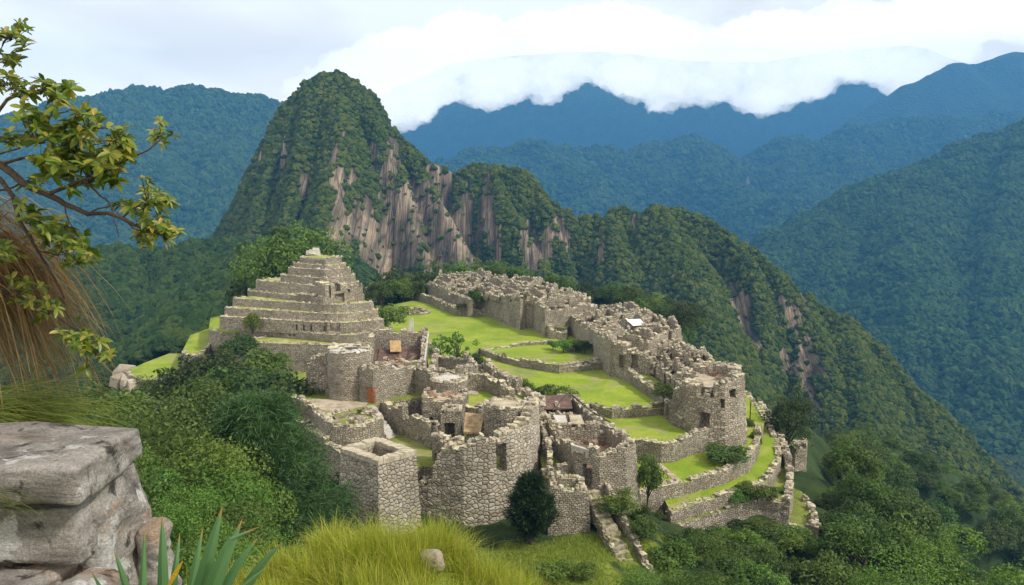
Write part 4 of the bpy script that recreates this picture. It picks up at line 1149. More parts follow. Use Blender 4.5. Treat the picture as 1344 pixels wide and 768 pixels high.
g = Geo(); tube(g, [(5.0, 96, 5.2), (7.8, 104.6, 5.6)], [.09, .08], 6); tube(g, [(7.6, 104.4, 5.3), (9.8, 96.4, 5.0)], [.09, .08], 6); tube(g, [(9.8, 96.4, 5.0), (11.6, 91.5, 5.0)], [.09, .08], 6); g.build('beam', [BARK], mh)
# small tower in front of it, its little courts
stw = [(3.95, 77.7), (7.65, 77.9), (7.4, 81.3), (3.9, 81.3)]
sw = thing('small_tower', 'small square tower with a grass top at the head of the long stair', 'tower', (5.8, 79.5, -4))
g = Geo(); wall(g, stw, -4.2, [6.3, 6.2, 6.4, 6.9], th=.6, cell=.4, closed=True, rag=.3, seed=81, crest=.8, batter=.06); g.build('wall', WMx(MAS_FINE), sw)
g = Geo(); prism(g, inset(stw, .45), 1.25, -4); g.build('grass_top', [LAWN, MAS], sw)
lawn('court_lawn', [(3.6, 81.5), (7.0, 81.2), (6.1, 84.6), (5.1, 89), (4.4, 92.5), (2.8, 92)], 2.0, -4)
wall_thing('courtyard_wall', 'short wall across the tiny court above the small tower', 'wall', [(3.2, 82.0), (5.9, 82.3)], .5, [2.4, 2.6], th=.6, cell=.4)
wall_thing('courtyard_wall', 'narrow ragged wall between the castle end and the bastion house', 'wall', [(3.3, 96), (3.5, 91), (3.9, 86), (3.7, 82)], .2, [4.6, 4.0, 3.4, 3.0], th=.6, cell=.42, rag=.5)
wall_thing('courtyard_wall', 'upper cross wall of the tiny courts left of the bastion house', 'wall', [(3.4, 88.8), (5.2, 88.6)], .5, [3.2, 3.6], th=.6, cell=.42)
# long stair going down to the lower right
ls = thing('long_stair', 'long worn stone stair descending along the wall to the bottom edge', 'stairs', (9.5, 74, -3))
a = np.array((8.35, 80.4, .9)); b = np.array((12.4, 66.4, -5.2))
ang = math.atan2(b[1] - a[1], b[0] - a[0])
t = NT('worn step'); ps = t.pos()
t.color(t.ramp(t.noise(ps, 1.6, 6, .7), [(.34, (.10, .12, .03)), (.46, (.24, .22, .12)), (.56, (.42, .37, .26)), (.75, (.5, .45, .35))])); t.bump(t.noise(ps, 6, 4), .8, .1)
STEP = t.m
for k in range(20):
    f = k / 19; c = a * (1 - f) + b * f; g = Geo(); rng = np.random.default_rng(k + 50)
    stone(g, (c[0], c[1], c[2] - .35), (.80, 1.75 + rng.uniform(-.1, .1), .8), rng, 0, ang, .04); g.build('step', [STEP], ls)
nn = np.array((math.cos(ang + math.pi / 2), math.sin(ang + math.pi / 2)))
def along(f, o): c = a * (1 - f) + b * f; return (c[0] + nn[0] * o, c[1] + nn[1] * o)
for off_, lab, hh_, se in ((1.35, 'parapet wall on the downhill side of the long stair', [1.9, 1.7, 1.7, 1.6, 1.6], 5), (-.85, 'low broken wall on the uphill side of the long stair', [1.05, .95, .9, .85, .85], 6)):
    g = Geo()
    fs_ = [0, .25, .5, .75, 1.0]
    for i in range(4):
        f0, f1 = fs_[i], fs_[i + 1]; zz = (a * (1 - f1) + b * f1)[2] - .9
        wall(g, [along(f0, off_), along(f1, off_)], zz, [hh_[i] + 1.5, hh_[i + 1]], th=.55, cell=.4, rag=.25, seed=se * 10 + i, crest=.9)
    props(g.build('parapet', WM), lab, 'wall')
wall_thing('rubble_wall', 'sloping stub of rough wall at the foot of the small tower', 'wall', [(2.6, 77.0), (4.0, 76.8), (8.2, 76.9), (9.0, 75.5)], -5.2, [1.2, 1.9, 2.0, 1.6], th=1., cell=.45, rag=.5, mat=MAS_DARK)
# ---------------------------------------------------------------- the ruined quarter along the right ridge
def curve(pts, z=None):
    w = np.array([(*P(u, v, zz), zz) for (u, v, zz) in pts])
    d = np.concatenate([[0], np.cumsum(np.hypot(*np.diff(w[:, :2], axis=0).T))]); d /= d[-1]
    return lambda t: np.array([np.interp(t, d, w[:, k]) for k in range(3)])
def strip(near, far, nt, nr, pre, group, hmin, hmax, seed, cell, lab, skip=(), rub=34, mat=MAS_FAR, drop=.9):
    rng = np.random.default_rng(seed)
    N, F = curve(near), curve(far)
    ts = np.linspace(0, 1, nt + 1)
    g = Geo()
    poly = [N(t) for t in np.linspace(0, 1, 12)] + [F(t) for t in np.linspace(1, 0, 12)]
    # ground of the quarter: a grid following the levels
    nu, nv = 24, 6
    vs = []
    for j in range(nv + 1):
        for i in range(nu + 1):
            jj = .07 + .93 * j / nv; p = N(i / nu) * (1 - jj) + F(i / nu) * jj; vs.append((p[0], p[1], p[2] - drop + rng.uniform(-.12, .12)))
    fs = [(j * (nu + 1) + i, j * (nu + 1) + i + 1, (j + 1) * (nu + 1) + i + 1, (j + 1) * (nu + 1) + i) for j in range(nv) for i in range(nu)]
    rim = [i for i in range(nu + 1)] + [j * (nu + 1) + nu for j in range(1, nv + 1)] + [nv * (nu + 1) + i for i in range(nu - 1, -1, -1)] + [j * (nu + 1) for j in range(nv - 1, 0, -1)]
    o = len(vs); vs += [(vs[i][0], vs[i][1], -3) for i in rim]
    m = len(rim); ms = [0] * len(fs)
    for k in range(m): fs.append((rim[k], o + k, o + (k + 1) % m, rim[(k + 1) % m])); ms.append(1)
    g.add(vs, fs, ms)
    props(g.build('quarter_ground', [EARTH_G, MAS_FAR]), kind='structure')
    for r in range(nr):
        sh = rng.uniform(-.03, .03)
        for i in range(nt):
            if (r, i) in skip: continue
            e = .018
            t0, t1 = ts[i] + e * rng.uniform(.3, 1.2) + sh * (r % 2), ts[i + 1] - e * rng.uniform(.3, 1.2) + sh * (r % 2)
            t0, t1 = max(0, t0), min(1, t1)
            r0, r1 = (r + .06) / nr, (r + .94) / nr
            def q(t, s): return N(t) * (1 - s) + F(t) * s
            c = [q(t0, r0), q(t1, r0), q(t1, r1), q(t0, r1)]
            z0 = min(x[2] for x in c) - drop
            hb = rng.uniform(hmin, hmax)
            gb = {int(rng.integers(0, 4)): rng.uniform(.8, 1.7)} if rng.random() < .55 else {}
            if gb and rng.random() < .7:
                k = list(gb)[0]; gb[(k + 2) % 4] = gb[k]
            hts = [hb * rng.uniform(.7, 1.15) + (x[2] - drop - z0) for x in c]
            cs = [(x[0], x[1]) for x in c]
            fm = rng.choice([0, 1, 2], p=[.62, .26, .12])
            op = []
            mid = (np.array(cs[0]) + np.array(cs[1])) / 2
            if rng.random() < .7: op.append((mid[0] + rng.uniform(-.5, .5), mid[1], z0, 1.1, 1.5, 'hole'))
            part = []
            if rng.random() < .45:
                f = rng.uniform(.3, .7); A = np.array(cs[0]) * (1 - f) + np.array(cs[1]) * f; B = np.array(cs[3]) * (1 - f) + np.array(cs[2]) * f
                part.append((tuple(A), tuple(B), hb * rng.uniform(.5, .9)))
            if rng.random() < .3:
                f = rng.uniform(.3, .7); A = np.array(cs[0]) * (1 - f) + np.array(cs[3]) * f; B = np.array(cs[1]) * (1 - f) + np.array(cs[2]) * f
                part.append((tuple(A), tuple(B), hb * rng.uniform(.4, .8)))
            ruin_house('roofless_house', lab(r, i, nr, nt, fm, bool(gb)), cs, z0, hts, floor_mat=(EARTH, DUST, COURT)[fm], th=.55, cell=cell, group=group, openings=op, rag=.28, mat=mat, rub=rub, partition=part, gable=gb or None, crest=.5, seed=sd_(), rubmat=LOOSE_W if fm == 0 else LOOSE)
EARTH_G = plain('earth and grass between ruins', [(.32, (.13, .15, .04)), (.46, (.28, .23, .13)), (.58, (.38, .31, .2)), (.72, (.2, .14, .09))], .5)
ORD = ['first', 'second', 'third', 'fourth', 'fifth', 'sixth', 'seventh', 'eighth']
def mk(area, from_):
    def lab(r, i, nr, nt, fm, gb):
        row = {1: ['only'], 2: ['front', 'back'], 3: ['front', 'middle', 'back']}[nr][r]
        fl = ('brown', 'dusty', 'grassy')[fm]
        return '%s roofless house %s, %s row %s, %s floor' % (ORD[i], from_, row, area, fl)
    return lab
UN = [(566, 371, 6.9), (600, 381, 6.9), (636, 388, 7.2), (684, 391, 8.9), (700, 393, 8.6), (718, 398, 8.4), (776, 396, 8.2)]
UF = [(577, 360.5, 7.4), (600, 359, 7.8), (622, 358.5, 8.2), (660, 363.5, 9), (697, 363.5, 9.4), (734, 375.5, 8.8), (775, 385.5, 8.2)]
strip(UN, UF, 6, 3, 'U', 'roofless houses of the upper quarter', 0.8, 1.6, 21, .45, mk('of the far upper quarter', 'from the left'))
MN = [(746, 415, 5.4), (775, 432, 6.2), (802, 448, 6.9), (822, 451, 6.9), (852, 455, 6.6)]
MF = [(792, 399.5, 6.6), (815, 400.5, 7.2), (840, 405, 7.4), (866, 417, 7.4), (896, 434, 6.9)]
strip(MN, MF, 5, 3, 'M', 'roofless houses of the middle quarter', 0.9, 1.7, 22, .42, mk('of the middle quarter', 'from the far end'))
LN = [(838, 477, 3.4), (862, 487, 3.6), (882, 500, 4.2), (896, 508, 5.0)]
LF = [(862, 452, 6.2), (888, 444, 6.4), (915, 458, 6.2), (940, 473, 6.6)]
strip(LN, LF, 4, 3, 'L', 'roofless houses behind the big bastion', 0.8, 1.5, 23, .4, mk('behind the big bastion', 'from the far end'), rub=40)
# retaining fronts of the quarter
wall_thing('quarter_wall', 'tall leaning front wall at the far left of the upper quarter', 'wall', px_path((553, 369, 6.6), (563, 371, 6.9), (596, 383, 6.9), (616, 389, 7)), 1.0, [4.6, 5.9, 5.9, 5.6], th=1.0, cell=.6, mat=MAS_FAR, rag=.4, batter=.08)
wall_thing('quarter_wall', 'tall buttressed wall with a toothed top over the far lawn', 'wall', px_path((634, 386, 7.0), (650, 387, 7.6), (683, 391, 8.9), (690, 389, 9), (697, 389.5, 8.9)), 1.0, [6.3, 6.9, 8.0, 7.8, 7.6], th=1.1, cell=.6, mat=MAS_FAR, rag=1.1, batter=.08, notch=.2)
wall_thing('quarter_wall', 'projecting corner wall beside the recess of the upper quarter', 'wall', px_path((697, 390, 8.6), (705, 397, 8.3), (716, 404, 8.1), (784, 401, 7.6)), 1.0, [7.6, 7.3, 6.9, 6.6], th=1.0, cell=.6, mat=MAS_FAR, rag=.35, batter=.05)
lawn('terrace_lawn', px_path((702, 418, 3.9), (712, 428, 3.9), (744, 431, 3.9), (756, 420, 3.9), (760, 410, 3.9), (716, 405, 3.9)), 3.9, 0)
wall_thing('quarter_wall', 'low curved wall with a planted ledge between upper and middle quarter', 'wall', px_path((699, 412, 4.2), (708, 424, 4.2), (722, 431, 4.2), (744, 432, 4.2)), 1.0, [3.4, 3.3, 3.2, 3.2], th=.9, cell=.55, mat=MAS_FAR, rag=.3)
wall_thing('long_low_wall', 'long low wall along the back left edge of the far lawn', 'wall', px_path((478, 378, 4.2), (520, 380, 4.2), (545, 384, 4.0), (565, 390, 4.0), (597, 405, 3.8), (640, 404, 4)), .8, [3.2, 3.4, 3.3, 3.2, 3.1, 3.1], th=1., cell=.6, mat=MAS_FAR, rag=.3)
lawn('terrace_lawn', px_path((480, 377, 3.7), (545, 383, 3.7), (597, 404, 3.7), (640, 403, 3.7), (620, 388, 3.7), (563, 372, 3.7), (500, 372, 3.7)), 3.7, 0)
wall_thing('quarter_wall', 'upper low wall among bushes at the far left of the plaza', 'wall', px_path((484, 373, 4.6), (510, 372, 5), (545, 377, 5)), 3.2, [1.8, 2.2, 1.6], th=1., cell=.6, mat=MAS_FAR, rag=.7)
# middle quarter: long front with the corner doorway
mw = [P(745, 414, 5.4), P(775, 432, 6.2), P(803, 449, 6.9), P(823, 452, 6.9), P(852, 458, 6.4)]
wall_thing('quarter_wall', 'long tall wall of the middle quarter ending in a dark corner doorway', 'wall', mw[:3], .2, [5.6, 6.4, 7.2], th=1.0, cell=.5, mat=MAS_FAR, rag=.45, batter=.05, notch=.1)
wall_thing('quarter_wall', 'corner front with one black doorway and two dark windows above the plaza', 'wall', [mw[2], (mw[3][0] + .1, mw[3][1] - 1.2), (mw[4][0], mw[4][1] - 1.5)], .2, [7.2, 5.9, 5.6], th=1.9, cell=.42, mat=MAS_FAR, rag=.4,
           openings=[(*P(811, 470, 4), 0., 1.7, 3.3, 'niche'), (*P(828, 468, 4.6), 3.0, 1.2, 2.3, 'niche'), (*P(840, 466, 5), 3.1, 1.2, 2.3, 'niche')])
lawn('terrace_ground', [mw[2], (mw[3][0], mw[3][1] + .6), (mw[4][0], mw[4][1] + .4), (mw[4][0], mw[4][1] + 2), (mw[3][0], mw[3][1] + 2)], 5.6, 0, DUST)
sh = thing('shelter_sheet', 'bright pale metal sheet roof among the ruined houses', 'roof sheet', (*P(833, 423, 8.4), 8))
s4 = [(*P(822, 419.5, 8.9), 8.9), (*P(840, 418.5, 8.9), 8.9), (*P(847, 426, 8.0), 8.0), (*P(831, 427.5, 8.0), 8.0)]
slab('sheet', s4[::-1], .08, SHEET, sh)
g = Geo()
for p in s4: tube(g, [(p[0], p[1], 5), (p[0], p[1], p[2] - .05)], [.07, .07], 5)
g.build('post', [BARK], sh)
wall_thing('quarter_wall', 'back wall of the middle quarter behind the pale sheet roof', 'wall', px_path((833, 430, 7.4), (855, 432, 7.4), (880, 436, 7.2)), 4.5, [3.2, 3.6, 3.0], th=.8, cell=.55, mat=MAS_FAR, rag=.5, openings=[(*P(836, 432, 6), 5.8, 1.2, 1.2, 'hole')])
# ramp wall from the doorway down past the small terraces
wall_thing('ramp_wall', 'long curving low wall running from the corner doorway to the bastion foot', 'wall', px_path((819, 481, 3), (830, 490, 3), (850, 505, 2.8), (869, 520, 2.4), (874, 534, 1.8)), -.2, [3.3, 3.2, 3.0, 2.8, 2.3], th=.8, cell=.45, mat=MAS, rag=.2)
lawn('terrace_lawn', px_path((820, 480, 2.6), (845, 500, 2.4), (869, 518, 2.2), (890, 510, 3.0), (865, 492, 3.2), (840, 479, 3.2)), 2.4, -1)
wall_thing('retaining_wall', 'small stepped wall at the left foot of the big bastion', 'wall', px_path((873, 530, 1.8), (882, 541, 1.6), (893, 550, 1.5), (912, 549, 1.5)), -.6, [2.4, 2.2, 2.1, 2.1], th=.7, cell=.42)
wall_thing('retaining_wall', 'upper little ledge wall in the nook left of the big bastion', 'wall', px_path((876, 522, 2.9), (890, 533, 2.7), (905, 532, 2.7)), .6, [2.3, 2.1, 2.1], th=.7, cell=.42)
lawn('terrace_lawn', px_path((874, 530, 1.3), (893, 549, 1.3), (912, 548, 1.3), (908, 520, 1.3), (880, 515, 1.3)), 1.3, -2)
# the big bastion
bx = [P(886, 510, 5.0), P(893, 499, 6.4), P(908, 505, 6.4), P(928, 509, 6.4), P(951, 508, 6.6), P(968, 503, 6.8), P(977, 494, 7.2), P(968, 484, 7.4), P(945, 479, 7.2), P(915, 481, 6.8)]
bp = thing('bastion', 'big rounded bastion with sheer rough walls and a flat tan top', 'bastion', (P(935, 500, 7)[0], P(935, 500, 7)[1], -1))
g = Geo(); wall(g, bx, -2.2, [7.0, 8.5, 8.7, 8.6, 8.9, 9.2, 9.9, 10.0, 9.5, 9.1], th=1.6, cell=.42, closed=True, rag=.8, seed=91, crest=1., batter=.07, amp=.09,
                openings=[(*P(921, 545, 3), 1.0, .9, 2.0, 'niche'), (*P(953, 520, 5), 4.8, .8, 1.4, 'niche'), (*P(948, 530, 5), 3.7, .6, 1.2, 'niche'), (*P(935, 522, 5), 4.9, .6, 1.0, 'niche')])
g.build('wall', WMx(MAS_FAR), bp)
g = Geo(); prism(g, inset(bx, 1.3), 6.1, -2); g.build('floor', [DUST, MAS], bp)
scatter_rubble(bp, [P(945, 492, 7), P(968, 490, 7), P(960, 484, 7), P(930, 483, 7)], 6.15, 60, 17, (.3, .8))
# lower terraces curving round the bastion foot
T = [('long wall below the near plaza lawn, joining the bastion foot', [(822, 577, .5), (845, 579, .5), (868, 583, .5), (884, 582, .5), (905, 573, .6), (925, 566, .8), (940, 563, .9)], .5, -2.6)]
wall_thing('retaining_wall', T[0][0], 'wall', px_path(*T[0][1]), -2.8, [3.5, 3.5, 3.5, 3.5, 3.7, 4.0, 4.3], th=.8, cell=.42, rag=.25)
lawn('terrace_lawn', px_path((815, 590, -2), (838, 650, -2), (861, 643, -2), (907, 632, -2), (949, 621, -2), (982, 606, -2), (997, 579, -2), (1003, 555, -2), (978, 515, -2), (960, 510, -2), (900, 540, -2)), -2.0, -6, LAWN)
wall_thing('retaining_wall', 'curved terrace wall round the foot of the bastion, beside the round bush', 'wall', px_path((838, 651, -2), (861, 643, -2), (907, 632, -2), (949, 621, -2), (982, 606, -2), (994, 590, -2), (998, 578, -2), (999, 560, -2)), -4.0, [2.2, 2.3, 2.3, 2.3, 2.5, 2.5, 2.3, 2.1], th=.8, cell=.42, rag=.25)
lawn('terrace_lawn', px_path((880, 672, -3.5), (911, 662, -3.5), (952, 651, -3.5), (975, 646, -3.5), (1005, 632, -3.5), (1024, 608, -3.5), (1022, 578, -3.5), (1003, 540, -3.5), (980, 512, -3.5), (940, 560, -3.5), (860, 630, -3.5)), -3.5, -8, LAWN)
wall_thing('retaining_wall', 'outer curved wall of the grass lane that swings round behind the bastion', 'wall', px_path((1000, 636, -3.5), (1013, 624, -3.5), (1024, 608, -3.5), (1026, 596, -3.5), (1022, 578, -3.5), (1012, 557, -3.3), (1000, 538, -3.1), (988, 522, -2.9), (979, 511, -2.8)), -6.2, [2.8, 2.9, 3.0, 3.0, 3.0, 3.1, 3.3, 3.4, 3.5], th=.8, cell=.42, rag=.35)
wall_thing('retaining_wall', 'second terrace wall below the round bush, topped by shrubs', 'wall', px_path((880, 673, -3.5), (911, 662, -3.5), (952, 651, -3.5), (975, 646, -3.5), (1000, 636, -3.5)), -5.8, [2.4, 2.4, 2.5, 2.5, 2.6], th=.8, cell=.42, rag=.25)
lawn('terrace_lawn', px_path((885, 690, -5), (919, 679, -5), (964, 666, -5), (1001, 660, -5), (1035, 662, -5), (1040, 640, -5), (1036, 606, -5), (1026, 575, -5), (1000, 560, -5), (900, 650, -5)), -5.0, -10, COURT)
wall_thing('retaining_wall', 'lowest long retaining wall above the forest on the right', 'wall', px_path((885, 691, -5), (919, 679, -5), (964, 666, -5), (1001, 660, -5), (1035, 664, -5)), -9.2, [4.3, 4.3, 4.5, 4.6, 4.6], th=.9, cell=.45, rag=.3, batter=.06)
wall_thing('retaining_wall', 'ragged outer cliff wall at the right end of the terraces', 'wall', px_path((1036, 664, -5), (1042, 640, -5), (1040, 615, -4.6), (1032, 590, -4.4), (1026, 570, -4.2), (1012, 545, -4), (1000, 528, -4)), -10, [5.6, 5.8, 6.2, 6.4, 6.4, 6.4, 6.2], th=.9, cell=.5, rag=.9, crest=1., mat=MAS_FAR)
lawn('terrace_lawn', px_path((1032, 690, -7.5), (1052, 692, -7.5), (1072, 700, -7.5), (1070, 672, -7.5), (1052, 645, -7.5), (1040, 640, -7.5)), -7.5, -13, COURT)
wall_thing('retaining_wall', 'small tumbled terrace wall at the far right corner of the ruins', 'wall', px_path((1030, 692, -7.5), (1052, 694, -7.5), (1074, 702, -7.5), (1072, 674, -7.5), (1054, 646, -7.5)), -12, [4.8, 4.9, 5.4, 5.2, 4.8], th=.8, cell=.5, rag=.9, crest=1., mat=MAS_FAR)
lawn('terrace_ground', px_path((1032, 588, -6), (1044, 592, -6), (1058, 588, -6), (1058, 578, -6), (1040, 577, -6)), -6, -11, DUST)
wall_thing('viewing_ledge', 'small curved ledge wall jutting out beside the dark round tree', 'wall', px_path((1032, 589, -6), (1044, 593, -6), (1058, 589, -6), (1060, 578, -6)), -11, [5.4, 5.5, 5.5, 5.3], th=.7, cell=.45, rag=.5, mat=MAS_FAR)
lawn('path', px_path((842, 594, -1.9), (858, 600, -1.9), (880, 618, -1.9), (897, 632, -1.9), (890, 634, -1.9), (866, 614, -1.9), (846, 602, -1.9)), -1.95, -2.4, DUST)
rng = np.random.default_rng(77)
for k in range(40):
    pass
g = Geo()
for k in range(26):
    x, y = P(rng.uniform(1000, 1040), rng.uniform(540, 640), -4.6)
g = Geo(); x, y = P(984, 555, -2); tube(g, [(x, y, -3), (x + .05, y, 1.2)], [.1, .08], 6)
props(g.build('wooden_post', [BARK]), 'thin dark wooden post standing on the grass lane', 'post')
# ---------------------------------------------------------------- vegetation
def unit(v): return v / (np.linalg.norm(v, axis=-1, keepdims=True) + 1e-9)
def leaf_quads(c, n, size, asp, rng, fold=0.):
    """rhombic leaves at c facing n"""
    N = len(c)
    t_ = unit(np.cross(n, rng.normal(size=(N, 3)) + 1e-6)); b = np.cross(n, t_)
    Ls = (size * rng.uniform(.65, 1.35, N))[:, None]; Wd = Ls * asp
    return np.stack([c - t_ * Ls * .5, c + b * Wd * .5 - n * Ls * fold, c + t_ * Ls * .5, c - b * Wd * .5 - n * Ls * fold], 1)
def shell_leaves(cents, rads, per, leaf, rng, asp=.55, up=.35, squash=.8):
    C_, Nn = [], []
    for c, r in zip(cents, rads):
        d = unit(rng.normal(size=(per, 3))); d[:, 2] = np.where(d[:, 2] < -.45, -d[:, 2], d[:, 2])
        rr = r * (.55 + .5 * rng.random(per) ** .6)
        p = c + d * rr[:, None] * np.array((1, 1, squash))
        C_.append(p); Nn.append(unit(d * .8 + rng.normal(size=(per, 3)) * .55 + np.array((0, 0, up))))
    return leaf_quads(np.concatenate(C_), np.concatenate(Nn), leaf, asp, rng)

def crown_shape(seed, n, R3, cz, r0, per, leaf, low=-.35, asp=.55):
    rng = np.random.default_rng(seed)
    d = unit(rng.normal(size=(n * 3, 3))); d = d[d[:, 2] > low][:n]
    k = rng.uniform(.45, 1.0, len(d))[:, None]
    lump = 1 + .22 * np.sin(d[:, :1] * 3.1 + seed) + .18 * np.cos(d[:, 1:2] * 4.3 + seed * 2)
    c = d * k * np.array(R3) * lump + np.array((0, 0, cz))
    r = r0 * rng.uniform(.65, 1.35, len(c))
    return c, shell_leaves(c, r, per, leaf, rng, asp)
def tree_trunk(name, cents, seed, h0=.42, r=.028, n=9):
    rng = np.random.default_rng(seed); g = Geo()
    top = np.array((rng.normal(0, .02), rng.normal(0, .02), h0))
    tube(g, [(0, 0, -.12), (0, 0, 0), tuple(top * .5 + np.array((.012, 0, 0))), tuple(top), tuple(top + (0, .01, .2))], [r * 1.5, r * 1.2, r * .9, r * .75, r * .35], 7)
    for c in cents[rng.permutation(len(cents))[:n]]:
        s = top * rng.uniform(.6, 1.05); m = (s + c) / 2 + np.array((0, 0, .04))
        tube(g, [tuple(s), tuple(m), tuple(c)], [r * .5, r * .35, r * .12], 5)
    me = bpy.data.meshes.new(name); me.from_pydata(g.v, [], g.f); me.materials.append(BARK)
    me.polygons.foreach_set('use_smooth', [True] * len(g.f)); me.update()
    return me
def inside(poly, x, y):
    r = np.zeros(x.shape, bool); n = len(poly)
    for i in range(n):
        (x0, y0), (x1, y1) = poly[i], poly[(i + 1) % n]
        c = ((y0 > y) != (y1 > y)) & (x < (x1 - x0) * (y - y0) / (y1 - y0 + 1e-12) + x0)
        r ^= c
    return r
PROTO = {}
def proto(kind, mat, seeds, n, R3, cz, r0, per, leaf, h0, low=-.35, r=.028, asp=.55):
    L_ = []
    for s in seeds:
        c, q = crown_shape(s, n, R3, cz, r0, per, leaf, low, asp)
        q[:, :, 2] -= 0
        L_.append((tree_trunk('trunk', c, s, h0, r), quads_mesh('crown', q, [mat])))
    PROTO[kind] = L_
proto('broad', LF_MID, (1, 2, 3), 46, (.36, .36, .33), .60, .125, 95, .040, .40)
proto('broad_dark', LF_DARK, (4, 5, 6), 46, (.37, .37, .34), .58, .125, 95, .038, .38)
proto('broad_bright', LF_BRIGHT, (7, 8), 44, (.38, .38, .33), .60, .12, 95, .040, .38)
proto('round_dark', LF_DARK, (9,), 60, (.34, .34, .40), .54, .12, 120, .028, .3, -.8)
proto('round_bright', LF_BRIGHT, (10,), 80, (.38, .38, .34), .58, .13, 170, .026, .3, -.5)
proto('bush', LF_MID, (11, 12), 30, (.50, .50, .36), .45, .20, 100, .075, .3, -.2)
proto('bush_dark', LF_DARK, (13, 14), 30, (.50, .50, .36), .45, .20, 110, .070, .3, -.2)
proto('bush_bright', LF_BRIGHT, (15, 16), 30, (.52, .52, .36), .45, .20, 100, .075, .3, -.2)
proto('loose', LF_BRIGHT, (17, 18), 26, (.40, .40, .40), .58, .09, 46, .050, .45, -.6)
proto('near_shrub', LF_MID, (21, 22), 60, (.46, .46, .42), .52, .12, 620, .0135, .4, -.5)
proto('near_shrub_bright', LF_BRIGHT, (23, 24), 60, (.46, .46, .42), .52, .12, 620, .0135, .4, -.5)

proto('near_shrub_dark', LF_DARK, (25, 26), 60, (.44, .44, .44), .52, .12, 560, .0145, .4, -.5)
def feather(seed, nb, R, h_lo, droop, per, bl, bw, up=.5, top=1.0, taper=.75, jit=.45, down=-.35):
    """tree of many arching sprays with narrow drooping needles"""
    rng = np.random.default_rng(seed); g = Geo(); Q = []
    tube(g, [(0, 0, -.1), (0, 0, .3), (.01, 0, .65), (0, 0, .92)], [.03, .024, .014, .004], 6)
    for k in range(nb):
        f = (k + .5) / nb; z0 = h_lo + (top * .93 - h_lo) * f; az = k * 2.399 + rng.normal(0, .3)
        ln = R * ((1 - f) ** taper * .95 + .16) * rng.uniform(.75, 1.15)
        d = np.array((math.cos(az), math.sin(az), 0)); pts = []
        for t in np.linspace(0, 1, 7):
            pts.append(np.array((0, 0, z0)) + d * ln * t + np.array((0, 0, ln * (up * t - droop * t * t))))
        pts = np.array(pts)
        tube(g, pts[::2], [.006, .004, .003, .001], 4)
        tt = rng.uniform(.15, 1.0, per); i = np.minimum((tt * 6).astype(int), 5); fr = (tt * 6 - i)[:, None]
        p = pts[i] * (1 - fr) + pts[i + 1] * fr + rng.normal(0, .022, (per, 3))
        tan = unit(pts[i + 1] - pts[i])
        dirv = unit(tan * .75 + rng.normal(0, jit, (per, 3)) + np.array((0, 0, down)))
        side = unit(np.cross(dirv, rng.normal(size=(per, 3))))
        Lb = (bl * rng.uniform(.6, 1.3, per))[:, None]
        Q.append(np.stack([p, p + dirv * Lb * .5 + side * bw, p + dirv * Lb, p + dirv * Lb * .5 - side * bw], 1))
    me = bpy.data.meshes.new('trunk'); me.from_pydata(g.v, [], g.f); me.materials.append(BARK); me.update()
    return me, quads_mesh('crown', np.concatenate(Q), [LF_FEATHER])
PROTO['feather'] = [feather(31, 190, .40, .04, .36, 820, .034, .0012, up=.5, jit=.85, down=-.12)]
PROTO['spire'] = [feather(32, 130, .27, .03, .12, 170, .085, .006, up=1.25, top=.85, taper=.85, jit=.6, down=.05)]

_tc = {}
def plant(kind, name, x, y, z, h, label, cat, group=None, w=1.0, rz=None, variant=None):
    """one tree or bush: an empty at its foot with trunk and crown (meshes shared between copies)"""
    k = _tc.get(kind, 0); _tc[kind] = k + 1
    tm, cm = PROTO[kind][k % len(PROTO[kind]) if variant is None else variant]
    o = thing(name, label, cat, (x, y, z), group)
    o.rotation_euler = (0, 0, random.uniform(0, 6.28) if rz is None else rz); o.scale = (h * w, h * w, h)
    link('trunk', tm, o); link('crown', cm, o)
    return o
def at(kind, name, u, vt, D, label, cat, group=None, w=1.0, z=None, sink=0.):
    x, y, zt = W(u, vt, D)
    zb = terrz(x, y) if z is None else z
    return plant(kind, name, x, y, zb - sink, max(.5, zt - zb + sink), label, cat, group, w)

# ---- trees and bushes one can tell apart
at('feather', 'feathery_tree', 334, 508, 54, 'big feathery dark green tree with drooping fine sprays left of the castle', 'tree', w=.98)
at('spire', 'conical_shrub', 697, 610, 75.5, 'upright dark cone shaped shrub against the foot of the front wall', 'shrub', w=1.0)
at('round_bright', 'spreading_tree', 386, 296, 186, 'largest spreading green tree right behind the pyramid', 'tree', w=1.0)
at('broad', 'spreading_tree', 352, 312, 194, 'green tree left of the largest one behind the pyramid', 'tree', w=.8)
at('broad_dark', 'spreading_tree', 424, 314, 186, 'darker tree peeping out right of the pyramid summit', 'tree', w=.8)
at('round_dark', 'round_tree', 1035, 510, 117, 'dark dense round tree standing alone beside the tan ledge', 'tree', w=.95)
at('bush_dark', 'round_bush', 950, 584, 97.5, 'round clipped looking dark bush on the terrace below the bastion', 'bush', w=2.0, z=-2, sink=.4)
at('broad', 'leafy_tree', 852, 598, 84.5, 'slender leafy tree growing at the right side of the bastion house', 'tree', w=.62)
for (u, vt, D, lab) in ((497, 366, 214, 'leftmost bush in the row of trees beyond the plaza'), (515, 356, 226, 'bushy tree second from the left beyond the plaza'), (540, 346, 234, 'tallest bushy tree in the row beyond the plaza'), (562, 350, 236, 'bushy tree right of the tallest one beyond the plaza'), (578, 353, 236, 'tree at the left end of the upper quarter wall'), (530, 364, 220, 'low front bush under the tallest tree beyond the plaza'), (552, 366, 220, 'low front bush near the left end of the quarter wall')):
    at('broad_dark' if D > 230 else 'broad', 'leafy_tree', u, vt, D, lab, 'tree', 'trees beyond the plaza', w=.85)
